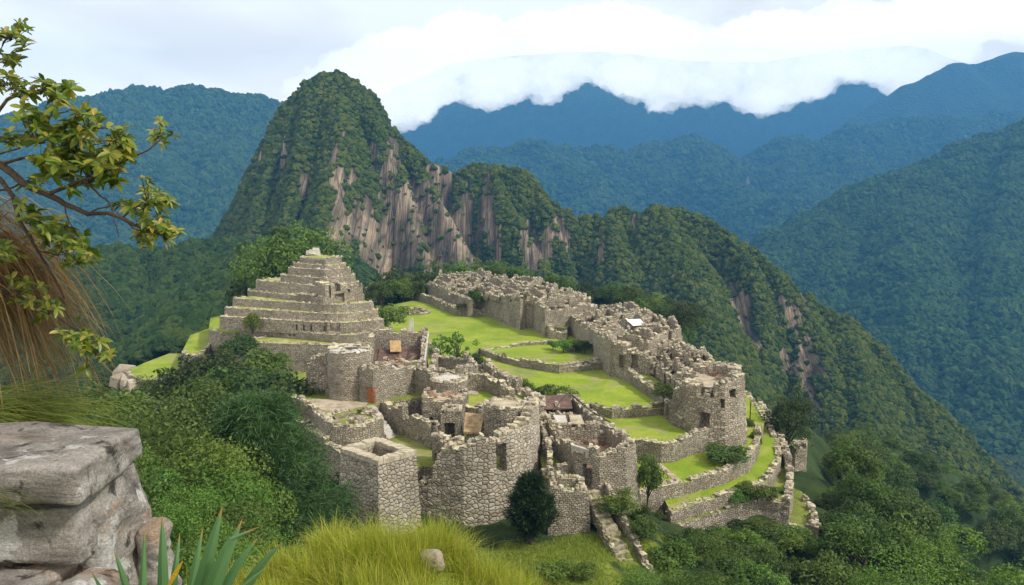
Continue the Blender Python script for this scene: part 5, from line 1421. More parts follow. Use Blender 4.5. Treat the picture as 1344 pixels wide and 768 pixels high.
B = [  # kind, u, v top, D, z, width, label
 ('bush', 507, 394, 166, 2, 1., 'round green bush at the right foot of the pyramid'), ('loose', 600, 431, 131, 1.5, .8, 'thin airy sapling at the plaza edge above the ruined room'), ('loose', 578, 437, 133, 1.5, .8, 'smaller sapling left of the airy one at the plaza edge'), ('bush_dark', 622, 461, 125, 1, .8, 'small dark bush at the foot of the airy sapling'),
 ('bush', 687, 494, 118, 1, .9, 'small round bush on the plaza above the castle end'), ('bush', 724, 500, 111, 0.5, 1.1, 'wide bright bush at the back of the bastion house'), ('bush_bright', 740, 503, 110, 0.5, .9, 'low bush touching the back corner of the bastion house'), ('bush_dark', 701, 508, 111, .5, .8, 'tiny dark bush between castle end and bastion house'),
 ('bush', 626, 378, 192, 4, .9, 'bush in the nook of the tall buttressed wall'), ('bush', 606, 397, 191, 3.7, 1.3, 'low flat bush on the ledge of the long low wall'), ('bush_bright', 690, 418, 176, 2, .6, 'creeper bush in the recess of the tall buttressed wall'),
 ('bush', 726, 446, 150, 2, 1., 'left bush of the clump below the middle quarter'), ('bush_bright', 740, 444, 147, 2, 1.1, 'largest bush of the clump below the middle quarter'), ('bush', 756, 443, 148, 2, 1., 'third bush of the clump below the middle quarter'), ('bush_dark', 768, 446, 146, 2, .9, 'bush of the clump nearest the long tall wall'), ('bush', 724, 410, 168, 3.9, 1., 'bush on the planted ledge between the quarters'),
 ('bush_dark', 872, 499, 110, 2.4, .8, 'dark bush in the nook left of the bastion'), ('bush', 792, 391, 186, 7, 1., 'bush on the crest between upper and middle quarter'), ('bush_dark', 650, 349, 222, 7, .9, 'dark bush on top of the upper quarter'), ('bush_dark', 684, 383, 175, 8.5, .5, 'tuft bush on top of the tall buttressed wall'), ('bush_dark', 848, 437, 146, 6.2, .6, 'small bush before the back wall of the middle quarter'),
 ('bush_bright', 968, 638, 91.5, -5, 1., 'left shrub growing over the second terrace wall'), ('bush', 986, 630, 92, -5, 1.1, 'large shrub growing over the second terrace wall'), ('bush_bright', 1008, 636, 92.5, -5, 1.2, 'pale shrub near the right end of the second terrace wall'), ('bush', 1026, 643, 95, -5, .9, 'last shrub at the right end of the terrace walls'), ('bush_bright', 991, 565, 108, -3.5, .7, 'small shrub on the grass lane beside the bastion'), ('bush', 984, 548, 114, -3.2, .7, 'little shrub close behind the right side of the bastion'),
 ('bush', 330, 404, 152, 3.4, .42, 'leafy bush growing on the pyramid terrace edge'), ('bush_dark', 308, 440, 143, .5, 1., 'dark bush at the bottom left foot of the pyramid'), ('bush', 345, 455, 137, -2, 1.1, 'low bush before the lowest pyramid wall'), ('bush_dark', 322, 436, 146, .5, .8, 'creeping bush against the lower pyramid wall'),
 ('bush_dark', 472, 536, 93, 5.6, .7, 'small bush on the round platform beside the stair'), ('bush', 704, 588, 88, 2, .8, 'small dark bush in the court left of the bastion house'), ('bush_bright', 543, 530, 97.5, 5.6, .5, 'tiny bush at the top of the long court wall'),
 ('bush_bright', 740, 735, 68, None, 1.2, 'low bright bush in front of the small tower'), ('bush', 766, 738, 68, None, 1.2, 'low bush left of the lower long stair'), ('bush_bright', 716, 738, 66, None, 1.2, 'bright bush at the right end of the tussock grass'),
]
for (kd, u, vt, D, z, w, lab) in B:
    at(kd, 'bush', u, vt, D, lab, 'bush', None, w, z, .15)

# left wood, told apart roughly by depth
LT = [('broad_dark', 268, 452, 118), ('broad_dark', 292, 462, 124), ('broad_dark', 243, 476, 116), ('broad_dark', 312, 486, 112), ('broad_dark', 222, 492, 122), ('bush_dark', 352, 480, 104), ('bush_dark', 378, 482, 102), ('bush_dark', 332, 480, 112), ('broad_dark', 286, 486, 104), ('broad', 255, 500, 100),
      ('broad_dark', 196, 505, 112), ('broad', 168, 522, 104), ('broad', 220, 515, 92), ('broad_dark', 300, 508, 92), ('broad', 150, 508, 120), ('bush_dark', 325, 512, 95), ('bush_dark', 405, 625, 78), ('bush_dark', 425, 660, 74), ('bush_dark', 445, 682, 72), ('bush', 470, 700, 69)]
for i, (kd, u, vt, D) in enumerate(LT):
    at(kd, 'woodland_tree', u, vt, D, 'dark leafy tree in the wood between the pyramid terraces and the feathery tree', 'tree', 'dark trees of the left wood', w=.95)
LS = [('near_shrub', 148, 524, 50), ('near_shrub_bright', 196, 540, 46), ('near_shrub', 232, 556, 52), ('near_shrub_bright', 176, 584, 38), ('near_shrub', 128, 560, 40), ('near_shrub_bright', 236, 606, 44), ('near_shrub', 206, 630, 33), ('near_shrub_bright', 250, 648, 38), ('near_shrub_bright', 170, 640, 29), ('near_shrub', 268, 690, 33), ('near_shrub', 300, 712, 34), ('near_shrub_bright', 222, 690, 27), ('near_shrub', 184, 702, 25), ('near_shrub', 340, 722, 36), ('near_shrub_bright', 145, 690, 23), ('near_shrub', 255, 580, 58), ('near_shrub', 280, 740, 27), ('near_shrub', 240, 745, 22), ('near_shrub_dark', 222, 575, 58), ('near_shrub_dark', 158, 606, 44), ('near_shrub_dark', 205, 668, 36)]
for i, (kd, u, vt, D) in enumerate(LS):
    at(kd, 'leafy_shrub', u, vt, D, 'leafy bright green shrub tree in the hollow between the boulders and the feathery tree', 'tree', 'shrub trees in the near hollow', w=.95)

# right wood at the foot of the terraces
RT = [('bush_dark', 842, 670, 80), ('bush', 832, 664, 79), ('broad', 846, 655, 78), ('broad_dark', 866, 640, 84), ('broad', 884, 668, 80), ('broad_dark', 905, 676, 83), ('broad', 932, 690, 82), ('broad_dark', 958, 686, 85), ('broad', 985, 680, 86), ('broad_bright', 1012, 690, 85), ('broad_bright', 1042, 700, 84), ('broad', 1068, 706, 86), ('broad_bright', 1000, 712, 78), ('broad', 966, 716, 77), ('broad_dark', 934, 716, 75), ('broad', 905, 706, 75), ('broad_dark', 876, 690, 74), ('broad', 905, 738, 68), ('broad_dark', 926, 742, 69), ('broad', 960, 746, 71), ('broad_bright', 1030, 728, 77), ('broad', 1062, 732, 79), ('broad_dark', 1092, 722, 84), ('broad', 990, 748, 72), ('broad_bright', 1100, 748, 82), ('broad', 1050, 758, 74)]
for i, (kd, u, vt, D) in enumerate(RT):
    at(kd, 'woodland_tree', u, vt + (30 if u > 860 else 8), D, 'leafy tree in the wood below the long stair and the right terraces', 'tree', 'trees below the right terraces', w=.98)

def ground_at(u, v):
    r = ray(u, v); ts = np.linspace(30, 260, 900)
    zz = EYE + r[2] * ts; gz = terr(r[0] * ts, r[1] * ts)
    i = np.argmax(zz < gz)
    return (r[0] * ts[i], r[1] * ts[i], float(gz[i]))
FILL = np.array([(806, 690), (845, 700), (880, 722), (920, 728), (1000, 722), (1050, 732), (1088, 735), (1135, 790), (1100, 810), (905, 810), (880, 750), (845, 722)], float)
rngf = np.random.default_rng(19); put = []
for _ in range(900):
    u, v = rngf.uniform(800, 1130), rngf.uniform(665, 800)
    if not inside(FILL, np.array([u]), np.array([v]))[0]: continue
    x, y, z = ground_at(u, v)
    if any((x - a) ** 2 + (y - b) ** 2 < 2.6 ** 2 for a, b in put): continue
    put.append((x, y))
    plant(rngf.choice(['bush', 'bush_dark', 'broad', 'bush_bright'], p=[.35, .25, .2, .2]), 'undergrowth_bush', x, y, z - .3, rngf.uniform(2.6, 4.2), 'leafy bush of the dense thicket at the foot of the right terraces', 'bush', 'thicket bushes below the terraces', rngf.uniform(1., 1.4))

for u, v in ((958, 716), (980, 710), (1000, 706), (1022, 712), (1044, 716), (1012, 724), (1096, 655), (1102, 630), (1108, 606), (1118, 586), (1090, 672), (1122, 622)):
    x, y, z = ground_at(u, v)
    plant(rngf.choice(['bush', 'bush_dark', 'bush_bright']), 'undergrowth_bush', x, y, z - .3, rngf.uniform(2.0, 2.8), 'leafy bush of the dense thicket at the foot of the right terraces', 'bush', 'thicket bushes below the terraces', 1.5)

# ---- the woods on the slopes: the nearer trees one by one, the far side as a mass
VL = np.array([(-400, 440), (0, 480), (110, 500), (150, 505), (230, 474), (330, 480), (400, 560), (440, 640), (480, 760), (700, 780), (800, 780), (850, 700), (900, 690), (1000, 705), (1060, 712), (1088, 700), (1096, 600), (1110, 548), (1150, 562), (1200, 585), (1300, 630), (1344, 655), (1700, 900)], float)
KEEP = np.array([(-30, 78), (-24, 66), (10, 66), (14, 56), (20, 56), (20, 80), (36, 88), (44, 100), (44, 125), (40, 150), (44, 200), (34, 238), (-32, 238), (-46, 190), (-60, 168), (-78, 158), (-72, 142), (-50, 132), (-40, 118), (-38, 100)], float)
rng = np.random.default_rng(44)
n = 60000
X_ = rng.uniform(-260, 260, n); Y_ = 18 + 420 * rng.random(n) ** 1.1
Z_ = terr(X_, Y_); H_ = rng.uniform(5.5, 10, n) * np.clip(.75 + Y_ / 300, .8, 1.15)
uu, vv, dep = pix(X_, Y_, Z_ + H_)
ub, vb, _ = pix(X_, Y_, Z_)
ok = ~inside(KEEP, X_, Y_) & (uu > -140) & (uu < 1484) & (vv > np.interp(uu, VL[:, 0], VL[:, 1])) & (vv < 850) & (dep > 20)
ok &= ~((uu > 225) & (uu < 460) & (dep < 98) & (vv < 690))
ok |= ~inside(KEEP, X_, Y_) & (Y_ > 180) & (uu > -140) & (uu < 1484) & (np.abs(X_) > 30) & (vv > np.where(uu > 900, np.interp(uu, VL[:, 0], VL[:, 1]), 0))
ok |= ~inside(KEEP, X_, Y_) & (Y_ > 240)
idx = np.where(ok)[0]
kept = []
cell_ = {}
for i in idx[np.argsort(Y_[idx])]:
    sp = 3.6 + .006 * Y_[i]; key = (int(X_[i] // 6), int(Y_[i] // 6)); bad = False
    for a in (-1, 0, 1):
        for b in (-1, 0, 1):
            for j in cell_.get((key[0] + a, key[1] + b), ()):
                if (X_[i] - X_[j]) ** 2 + (Y_[i] - Y_[j]) ** 2 < sp * sp: bad = True
    if not bad: cell_.setdefault(key, []).append(i); kept.append(i)
near_k = [i for i in kept if dep[i] < 175 and -40 < uu[i] < 1384 and vv[i] < 800]
near_k = sorted(near_k, key=lambda i: dep[i])[:190]
ns_ = set(near_k)
for i in near_k:
    left = X_[i] < 0
    kd = rng.choice(['broad', 'broad_dark', 'broad_bright'], p=[.45, .4, .15] if left else [.45, .25, .3])
    if dep[i] < 60: kd = rng.choice(['near_shrub', 'near_shrub_bright'])
    plant(kd, 'woodland_tree', X_[i], Y_[i], Z_[i] - .2, H_[i],
          'leafy tree of the wood covering the slope at the far left' if left else 'leafy tree of the wood covering the steep slope on the right', 'tree',
          'trees on the far left slope' if left else 'trees on the steep right slope', w=rng.uniform(.9, 1.15))
def instancer(name, pts, scl, zs, protos, seed=0, pick=None):
    """one stuff object: a point cloud carrying crowns"""
    me = bpy.data.meshes.new(name); me.from_pydata([tuple(p) for p in pts], [], [])
    n = len(pts); r = np.random.default_rng(seed)
    for nm, ty, arr in (('scl', 'FLOAT_VECTOR', np.stack([scl, scl, zs], 1)), ('rotz', 'FLOAT_VECTOR', np.stack([r.normal(0, .12, n), r.normal(0, .12, n), r.uniform(0, 6.28, n)], 1)), ('pick', 'INT', r.integers(0, len(protos), n) if pick is None else pick)):
        at_ = me.attributes.new(nm, ty, 'POINT')
        at_.data.foreach_set('vector' if ty == 'FLOAT_VECTOR' else 'value', np.asarray(arr, np.int32 if ty == 'INT' else np.float32).ravel())
    o = link(name, me); props(o, kind='stuff')
    ng = bpy.data.node_groups.new(name, 'GeometryNodeTree')
    ng.interface.new_socket('Geometry', in_out='INPUT', socket_type='NodeSocketGeometry'); ng.interface.new_socket('Geometry', in_out='OUTPUT', socket_type='NodeSocketGeometry')
    gi = ng.nodes.new('NodeGroupInput'); go = ng.nodes.new('NodeGroupOutput'); ip = ng.nodes.new('GeometryNodeInstanceOnPoints'); jn = ng.nodes.new('GeometryNodeJoinGeometry')
    for p in reversed(protos):
        oi = ng.nodes.new('GeometryNodeObjectInfo'); oi.inputs['Object'].default_value = p; oi.inputs['As Instance'].default_value = True
        ng.links.new(oi.outputs['Geometry'], jn.inputs[0])
    def na(nm, ty):
        x = ng.nodes.new('GeometryNodeInputNamedAttribute'); x.data_type = ty; x.inputs['Name'].default_value = nm
        return x.outputs['Attribute']
    ng.links.new(gi.outputs[0], ip.inputs['Points']); ng.links.new(jn.outputs[0], ip.inputs['Instance']); ip.inputs['Pick Instance'].default_value = True
    ng.links.new(na('pick', 'INT'), ip.inputs['Instance Index']); ng.links.new(na('rotz', 'FLOAT_VECTOR'), ip.inputs['Rotation']); ng.links.new(na('scl', 'FLOAT_VECTOR'), ip.inputs['Scale'])
    ng.links.new(ip.outputs[0], go.inputs[0])
    md = o.modifiers.new('scatter', 'NODES'); md.node_group = ng
    return o
def hidden_proto(me): return bpy.data.objects.new('crown', me)     # kept out of the scene; only its mesh is scattered
leafy = [hidden_proto(PROTO[k][j][1]) for k, j in (('broad', 0), ('broad', 1), ('broad_dark', 0), ('broad_dark', 1), ('broad_bright', 0))]
mass = [i for i in kept if i not in ns_]
if mass:
    m_ = np.array(mass)
    instancer('slope_forest', np.stack([X_[m_], Y_[m_], Z_[m_] - .4], 1), H_[m_] * 1.15, H_[m_], leafy, 5)

def canopy_proto(seed, mat):
    bm = bmesh.new(); bmesh.ops.create_icosphere(bm, subdivisions=3, radius=1)
    rg = np.random.default_rng(seed); ph = rg.uniform(0, 6.28, 9)
    for v in bm.verts:
        x, y, z = v.co
        k = 1 + .16 * math.sin(3.3 * x + ph[0]) * math.cos(3.7 * y + ph[1]) + .12 * math.sin(6.1 * y + ph[2] + 2 * z) + .10 * math.cos(7.3 * x + 5.9 * z + ph[3]) + rg.normal(0, .045)
        v.co = Vector((x * k, y * k, z * k * (.85 if z > 0 else .5)))
    me = bpy.data.meshes.new('canopy'); bm.to_mesh(me); bm.free(); me.materials.append(mat)
    return hidden_proto(me)
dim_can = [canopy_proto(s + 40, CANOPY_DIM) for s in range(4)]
near_can = [canopy_proto(s, CANOPY) for s in range(5)]
far_can = [canopy_proto(s + 20, CANOPY_FAR) for s in range(4)]
def forest(name, M, n, r0, r1, protos, seed, rock_lim=.35, back=-.15, zmin=-1e9, hs=1.):
    rg = np.random.default_rng(seed)
    X, Y, Z, gx_, gy_ = M['X'], M['Y'], M['Z'], M['gx'], M['gy']
    area = np.sqrt(1 + gx_ ** 2 + gy_ ** 2)
    U, V, Dp = pix(X, Y, Z)
    # keep the slopes that face this way and lie near the view
    facing = ((-gx_) * (0 - X) + (-gy_) * (0 - Y) + (EYE - Z)) / (area * np.sqrt(X ** 2 + Y ** 2 + (EYE - Z) ** 2))
    w = area * (facing > back) * (U > -160) * (U < 1504) * (V < 860) * (Z > Z.min() + 2) * (Z > zmin)
    w = w * (1 - np.clip((M['rock'] - .05) / .3, 0, .97))
    w = w.ravel(); w /= w.sum()
    i = rg.choice(len(w), n, p=w); ny, nx = X.shape
    res = M['res']
    ox, oy = rg.uniform(-.5, .5, n), rg.uniform(-.5, .5, n)
    x = X.ravel()[i] + ox * res; y = Y.ravel()[i] + oy * res
    z = Z.ravel()[i] + gx_.ravel()[i] * ox * res + gy_.ravel()[i] * oy * res
    s = r0 + (r1 - r0) * rg.random(n) ** 2.2
    instancer(name, np.stack([x, y, z - s * .05], 1), s, s * rg.uniform(.8, 1.35, n) * hs, protos, seed)
forest('mountain_forest', PEAK, 95000, .9, 2.7, near_can, 61)
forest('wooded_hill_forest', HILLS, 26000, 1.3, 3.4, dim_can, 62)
forest('blue_range_forest', LEFT, 30000, 6., 14., far_can, 63)
forest('blue_slope_forest', RIGHT, 34000, 3.5, 8.5, far_can, 64)
forest('blue_spur_forest', MID, 30000, 8., 18., far_can, 65)
# ---------------------------------------------------------------- the near hilltop: boulders, grasses, tree, blade plant
t = NT('lichened granite')
ob = t.pos()
st = t.n('ShaderNodeMapping', {'Vector': ob, 'Scale': (1.1, 1.8, 4.2), 'Rotation': (.05, .12, .1)}).outputs[0]
c = t.ramp(t.noise(st, 1.6, 8, .65, .5), [(.3, (.10, .088, .08)), (.45, (.27, .245, .22)), (.58, (.41, .38, .34)), (.72, (.54, .50, .46))])
c = t.mix(t.maprange(t.noise(st, .8, 4, .6, .8), .57, .68, 0, .8), c, (.42, .27, .16))
c = t.mix(t.maprange(t.noise(ob, 3.2, 7, .68, .6), .55, .62, 0, .9), c, (.035, .032, .03))
c = t.mix(t.maprange(t.noise(ob, 3.4, 7, .66, .5), .56, .60, 0, .85), c, (.62, .61, .58))
c = t.mix(.55, c, t.ramp(t.noise(ob, 60, 3, .7), [(.35, (.3, .3, .3)), (.65, (1.1, 1.1, 1.1))]), 'MULTIPLY')
t.color(c)
t.bump(t.math('ADD', t.math('MULTIPLY', t.noise(st, 3.0, 9, .72), 1.2), t.math('MULTIPLY', t.noise(ob, 46, 5, .8), .5)), 1., .03)
GRANITE = t.m
from mathutils import noise as mnoise
def boulder(name, label, x0, x1, y0, y1, z0, z1, seed, amp=.05, shear=(0, 0), rnd=.06, cat='boulder', mat=None):
    bm = bmesh.new(); bmesh.ops.create_cube(bm, size=1)
    bmesh.ops.subdivide_edges(bm, edges=bm.edges[:], cuts=31, use_grid_fill=True)
    sx, sy, sz = x1 - x0, y1 - y0, z1 - z0
    for v in bm.verts:
        p = Vector(((v.co.x) * sx, (v.co.y) * sy, (v.co.z) * sz))
        # soften the arrises
        h = Vector((sx / 2 - rnd, sy / 2 - rnd, sz / 2 - rnd))
        q = Vector((max(-h.x, min(h.x, p.x)), max(-h.y, min(h.y, p.y)), max(-h.z, min(h.z, p.z))))
        d = p - q
        if d.length > 1e-6: p = q + d.normalized() * min(d.length, rnd)
        w = Vector((p.x * 1.1 + seed, p.y * 1.1, p.z * 2.2))
        n1 = mnoise.noise(w * 1.3) * amp * 1.6 + mnoise.noise(w * 3.7) * amp * .8 + mnoise.noise(w * 9) * amp * .3 + mnoise.noise(w * 21) * amp * .12
        dirv = d.normalized() if d.length > 1e-6 else Vector((0, 0, 0))
        p += dirv * n1
        p.x += p.z * shear[0]; p.z += p.x * shear[1]
        v.co = p + Vector(((x0 + x1) / 2, (y0 + y1) / 2, (z0 + z1) / 2))
    me = bpy.data.meshes.new(name); bm.to_mesh(me); bm.free(); me.materials.append(mat or GRANITE)
    me.polygons.foreach_set('use_smooth', [True] * len(me.polygons))
    return props(link(name, me), label, cat)
boulder('stone_block', 'uppermost long grey slab of the near stone pile, with an orange streak', -4.7, -2.50, 4.42, 5.28, 30.22, 30.44, 1.3, .022, (-.05, -.012), .03)
boulder('stone_block', 'dark lichen blotched block under the top slab of the near stone pile', -4.7, -2.56, 4.50, 5.3, 29.84, 30.19, 5.1, .03, (-.05, -.03), .035)
boulder('stone_block', 'pale lowest block of the near stone pile, jutting towards the viewer', -4.7, -2.66, 3.98, 5.0, 29.2, 29.80, 9.7, .035, (-.08, -.02), .07)
boulder('stone_block', 'tall upright grey side block standing against the right of the stone pile', -2.74, -2.44, 4.72, 5.30, 28.6, 30.24, 14.2, .04, (-.12, 0), .09)
boulder('stone_block', 'leaning grey foot block at the bottom right of the stone pile', -2.60, -2.30, 4.25, 4.75, 28.4, 29.72, 22.2, .04, (-.10, 0), .1)
boulder('stone_block', 'small brown rounded stone beside the right foot of the stone pile', -2.50, -2.31, 5.0, 5.3, 29.2, 29.80, 31.2, .03, (0, 0), .07)
# the small pale stone in the tussock grass
boulder('field_stone', 'small pale grey stone sitting in the tussock grass', -1.40, -1.02, 11.35, 11.65, 26.28, 26.62, 44., .03, (0, 0), .13, 'stone', LOOSE)

def blades(n, base, az, lean, Ln, wd, rng, seg=(0., .35, .7, 1.)):
    """tapering bent grass blades as quads; all arrays of length n"""
    d = np.stack([np.cos(az), np.sin(az), np.zeros(n)], 1); s = np.stack([-np.sin(az + rng.normal(0, .9, n)), np.cos(az), np.zeros(n)], 1); s = s / np.linalg.norm(s, axis=1, keepdims=True)
    P_ = []
    for t_ in seg:
        P_.append(base + d * (Ln * lean * t_ ** 1.6)[:, None] + np.array((0, 0, 1.)) * (Ln * (t_ * np.cos(lean * .8) - .45 * lean * t_ ** 2.2))[:, None])
    W_ = [wd * k for k in (1., .85, .55, .08)]
    v = np.stack([np.stack([p - s * w[:, None] * .5, p + s * w[:, None] * .5], 1) for p, w in zip(P_, W_)], 1).reshape(n, -1, 3)   # n, 8, 3
    return v
def blade_mesh(name, v, mat):
    n = len(v); k = v.shape[1] // 2
    me = bpy.data.meshes.new(name)
    me.vertices.add(n * 2 * k); me.vertices.foreach_set('co', v.astype(np.float32).ravel())
    nf = n * (k - 1); me.loops.add(nf * 4); me.polygons.add(nf)
    b = (np.arange(n) * 2 * k)[:, None] + 2 * np.arange(k - 1)[None]
    q = np.stack([b, b + 1, b + 3, b + 2], -1).astype(np.int32).ravel()
    me.loops.foreach_set('vertex_index', q); me.polygons.foreach_set('loop_start', np.arange(0, nf * 4, 4, dtype=np.int32))
    me.materials.append(mat); me.update(); me.validate()
    return me
# tussock grass mound: many tufts, blades arching out of each
rng = np.random.default_rng(90)
tx_ = []; V_ = []
tus = [(-2.3, 11.7, .95), (-1.72, 11.9, 1.0), (-1.18, 12.3, .95), (-1.0, 13.3, .95), (-3.0, 11.2, .8), (-.5, 11.8, .8), (.0, 11.5, .75), (-2.0, 10.8, .8), (-1.3, 10.6, .8), (-.7, 10.6, .75), (-3.5, 10.8, .7), (.25, 11.9, .8), (.35, 11.2, .75), (.1, 10.6, .75), (.5, 11.6, .65)]
for k in range(90):
    tus.append((rng.uniform(-4.4, .75), rng.uniform(8.6, 12.8), rng.uniform(.55, .85)))
for (cx, cy, sz) in tus:
    if cx > .55 and cy > 11.5 or cx < -3.4 and cy < 9.2: continue
    z = terrz(cx, cy); n = int(560 * sz)
    rad = .30 * sz * np.sqrt(rng.random(n)); a0 = rng.uniform(0, 6.28, n)
    base = np.stack([cx + rad * np.cos(a0), cy + rad * np.sin(a0), np.full(n, z - .06)], 1)
    az = a0 + rng.normal(0, .8, n)
    lean = np.clip(.2 + rad / .3 * .55 + rng.normal(0, .26, n), .02, 1.25)
    V_.append(blades(n, base, az, lean, (rng.uniform(.35, .85, n) + .35 * (rng.random(n) < .08)) * sz, rng.uniform(.005, .011, n), rng))
props(link('tussock_grass', blade_mesh('tussock_grass', np.concatenate(V_), LF_GRASS)), kind='stuff')
# short grass over the near ground and the lawn slope by the stair
rng = np.random.default_rng(91); n = 14000
x = rng.uniform(-4, 5, n); y = rng.uniform(4.5, 16, n); q_ = x < 1.2; x, y = x[q_], y[q_]; n = len(x)
base = np.stack([x, y, terr(x, y) - .03], 1)
V1 = blades(n, base, rng.uniform(0, 6.28, n), rng.uniform(.1, .8, n), rng.uniform(.15, .4, n), rng.uniform(.005, .01, n), rng)
n = 42000
x = rng.uniform(-10, 20, n); y = rng.uniform(58, 82, n)
k_ = (gm.ravel() * 0).sum()
gmask = np.zeros(n)
for (a, b, r) in GRASSY: gmask = np.maximum(gmask, np.clip(1.6 - 1.4 * np.hypot(x - a, y - b) / r, 0, 1))
keep = gmask > rng.uniform(.25, .8, n); x, y = x[keep], y[keep]; n = len(x)
base = np.stack([x, y, terr(x, y) - .08], 1)
V2 = blades(n, base, rng.uniform(0, 6.28, n), rng.uniform(.2, .9, n), rng.uniform(.3, .75, n), rng.uniform(.03, .06, n), rng)
props(link('slope_grass', blade_mesh('slope_grass', np.concatenate([V1, V2]), LF_SHORT)), kind='stuff')

# longer grass and weeds along the edges of the lawns, where no scythe reaches
rng = np.random.default_rng(92); VV = []
for (poly, zt) in LAWNS:
    n_ = len(poly)
    for i in range(n_):
        a, b = np.array(poly[i]), np.array(poly[(i + 1) % n_]); l = np.linalg.norm(b - a)
        if l < .3: continue
        k = int(l * 26); f = rng.random(k); clump = vnoise(f * l * .5 + i * 3.3, np.full(k, i * 1.7)) > .42
        f = f[clump]; k = len(f)
        d = (b - a) / l; nrm_ = np.array((-d[1], d[0]))
        off = rng.normal(0, .55, k)
        p = a + d * (f * l)[:, None] + nrm_ * off[:, None]
        okk = inside(np.array(poly), p[:, 0], p[:, 1]); p = p[okk]; k = len(p)
        if not k: continue
        z = zt if not isinstance(zt, (list, tuple)) else min(zt)
        VV.append(blades(k, np.column_stack([p, np.full(k, z - .03)]), rng.uniform(0, 6.28, k), rng.uniform(.1, .8, k), rng.uniform(.15, .55, k), rng.uniform(.03, .07, k), rng))
props(link('edge_grass', blade_mesh('edge_grass', np.concatenate(VV), LF_SHORT)), kind='stuff')

# blade leaved plant at the bottom
t = NT('blade leaf'); uvn = t.n('ShaderNodeTexCoord').outputs['UV']; sp_ = t.n('ShaderNodeSeparateXYZ', {0: uvn})
c = t.mix(t.maprange(sp_.outputs['Y'], .0, 1.), (.045, .13, .03), (.16, .29, .13))
c = t.mix(t.maprange(sp_.outputs['Y'], .9, .97), c, (.45, .25, .08))
c = t.mix(t.maprange(t.noise(t.n('ShaderNodeMapping', {'Vector': uvn, 'Scale': (14, 1.2, 1)}).outputs[0], 2., 4), .4, .7, 0, .4), c, (.07, .17, .05))
t.color(c); t.b.inputs['Roughness'].default_value = .6; t.b.inputs['Specular IOR Level'].default_value = .2
tr = t.n('ShaderNodeBsdfTranslucent', {'Color': c}); mx = t.n('ShaderNodeMixShader', {0: .25, 1: t.b.outputs[0], 2: tr.outputs[0]}); t.link(mx.outputs[0], t.out.inputs['Surface'])
BLADE = t.m
YEL = plain('yellowed leaf', [(.3, (.65, .38, .03)), (.7, (.80, .52, .06))], 9)
def blade_leaf(g, base, tip, wmax, bend, rng, kink=None):
    base, tip = np.array(base), np.array(tip); ax = tip - base; ln = np.linalg.norm(ax)
    side = np.cross(ax, (0, 1, .2)); side /= np.linalg.norm(side); nrm = np.cross(side, ax / ln)
    n = 12; vs = []; uv = []
    for i in range(n + 1):
        t_ = i / n
        p = base + ax * t_ + np.array((0, 0, bend * ln * math.sin(math.pi * t_)))
        if kink and t_ > .82: p = p + np.array(kink) * (t_ - .82) / .18
        w = wmax * (.55 + .45 * min(1, t_ * 3)) * (1 - t_ ** 2.6) + .002
        for s_, f_ in ((-1, 0), (0, -.28), (1, 0)):
            vs.append(tuple(p + side * s_ * w / 2 + nrm * f_ * w)); uv.append(((s_ + 1) / 2, t_))
    fs = []; fu = []
    for i in range(n):
        for k in range(2):
            f = (i * 3 + k, i * 3 + k + 1, i * 3 + k + 4, i * 3 + k + 3); fs.append(f); fu.append([uv[j] for j in f])
    g.add(vs, fs, 0, fu)
bx_, by_, bz_ = W(205, 815, 3.55)
bz_ = terrz(bx_, by_)
yucca = thing('blade_plant', 'spiky plant of long stiff green leaves at the bottom left, one leaf yellow', 'plant', (bx_, by_, bz_))
rng = np.random.default_rng(6)
lv = [((150, 722, 3.5), .035), ((190, 695, 3.6), .03), ((213, 676, 3.55), .042), ((266, 694, 3.7), .035), ((292, 664, 3.5), .055), ((314, 676, 3.45), .052), ((318, 681, 3.6), .05), ((338, 707, 3.6), .036), ((372, 711, 3.5), .036), ((120, 750, 3.3), .03), ((350, 745, 3.5), .028), ((236, 700, 3.65), .032)]
for i, (tp, w_) in enumerate(lv):
    g = Geo(); tipw = W(*tp)
    bb = (bx_ + (tp[0] - 215) * .0016 + rng.normal(0, .015), by_ + rng.normal(0, .03), bz_ - .03)
    blade_leaf(g, bb, tipw, w_ * 1.45, .02 if tp[0] < 330 else .10, rng, kink=(.09, 0, -.055) if i == 5 else None)
    g.build('leaf', [BLADE], yucca)
g = Geo(); blade_leaf(g, W(222, 768, 3.5), W(240, 736, 3.45), .022, .02, rng); o = g.build('leaf', [YEL], yucca); o['label'] = 'short bright yellow leaf'

# overhanging tree at the left
t = NT('foreground leaf'); rn = t.island()
c = t.ramp(rn, [(0, (.045, .09, .010)), (.3, (.085, .15, .014)), (.55, (.15, .21, .02)), (.8, (.25, .27, .03)), (1, (.34, .27, .05))])
t.color(c); t.b.inputs['Roughness'].default_value = .38; t.b.inputs['Specular IOR Level'].default_value = .4
tr = t.n('ShaderNodeBsdfTranslucent', {'Color': c}); mx = t.n('ShaderNodeMixShader', {0: .38, 1: t.b.outputs[0], 2: tr.outputs[0]}); t.link(mx.outputs[0], t.out.inputs['Surface'])
FLEAF = t.m
trunk_base = (-4.75, 6.2); tb = terrz(*trunk_base)
ft = thing('overhanging_tree', 'tree leaning in from the left edge with bare twisting branches and olive leaf rosettes', 'tree', (*trunk_base, tb))
g = Geo(); tube(g, [(trunk_base[0], trunk_base[1], tb - .3), (-4.7, 6.1, tb + .9), (-4.55, 6.0, tb + 1.7), (-4.5, 6.0, 33.2), (-4.6, 6.1, 34.4)], [.2, .16, .13, .1, .05], 9)
g.build('trunk', [BARK], ft, True)
rng = np.random.default_rng(15)
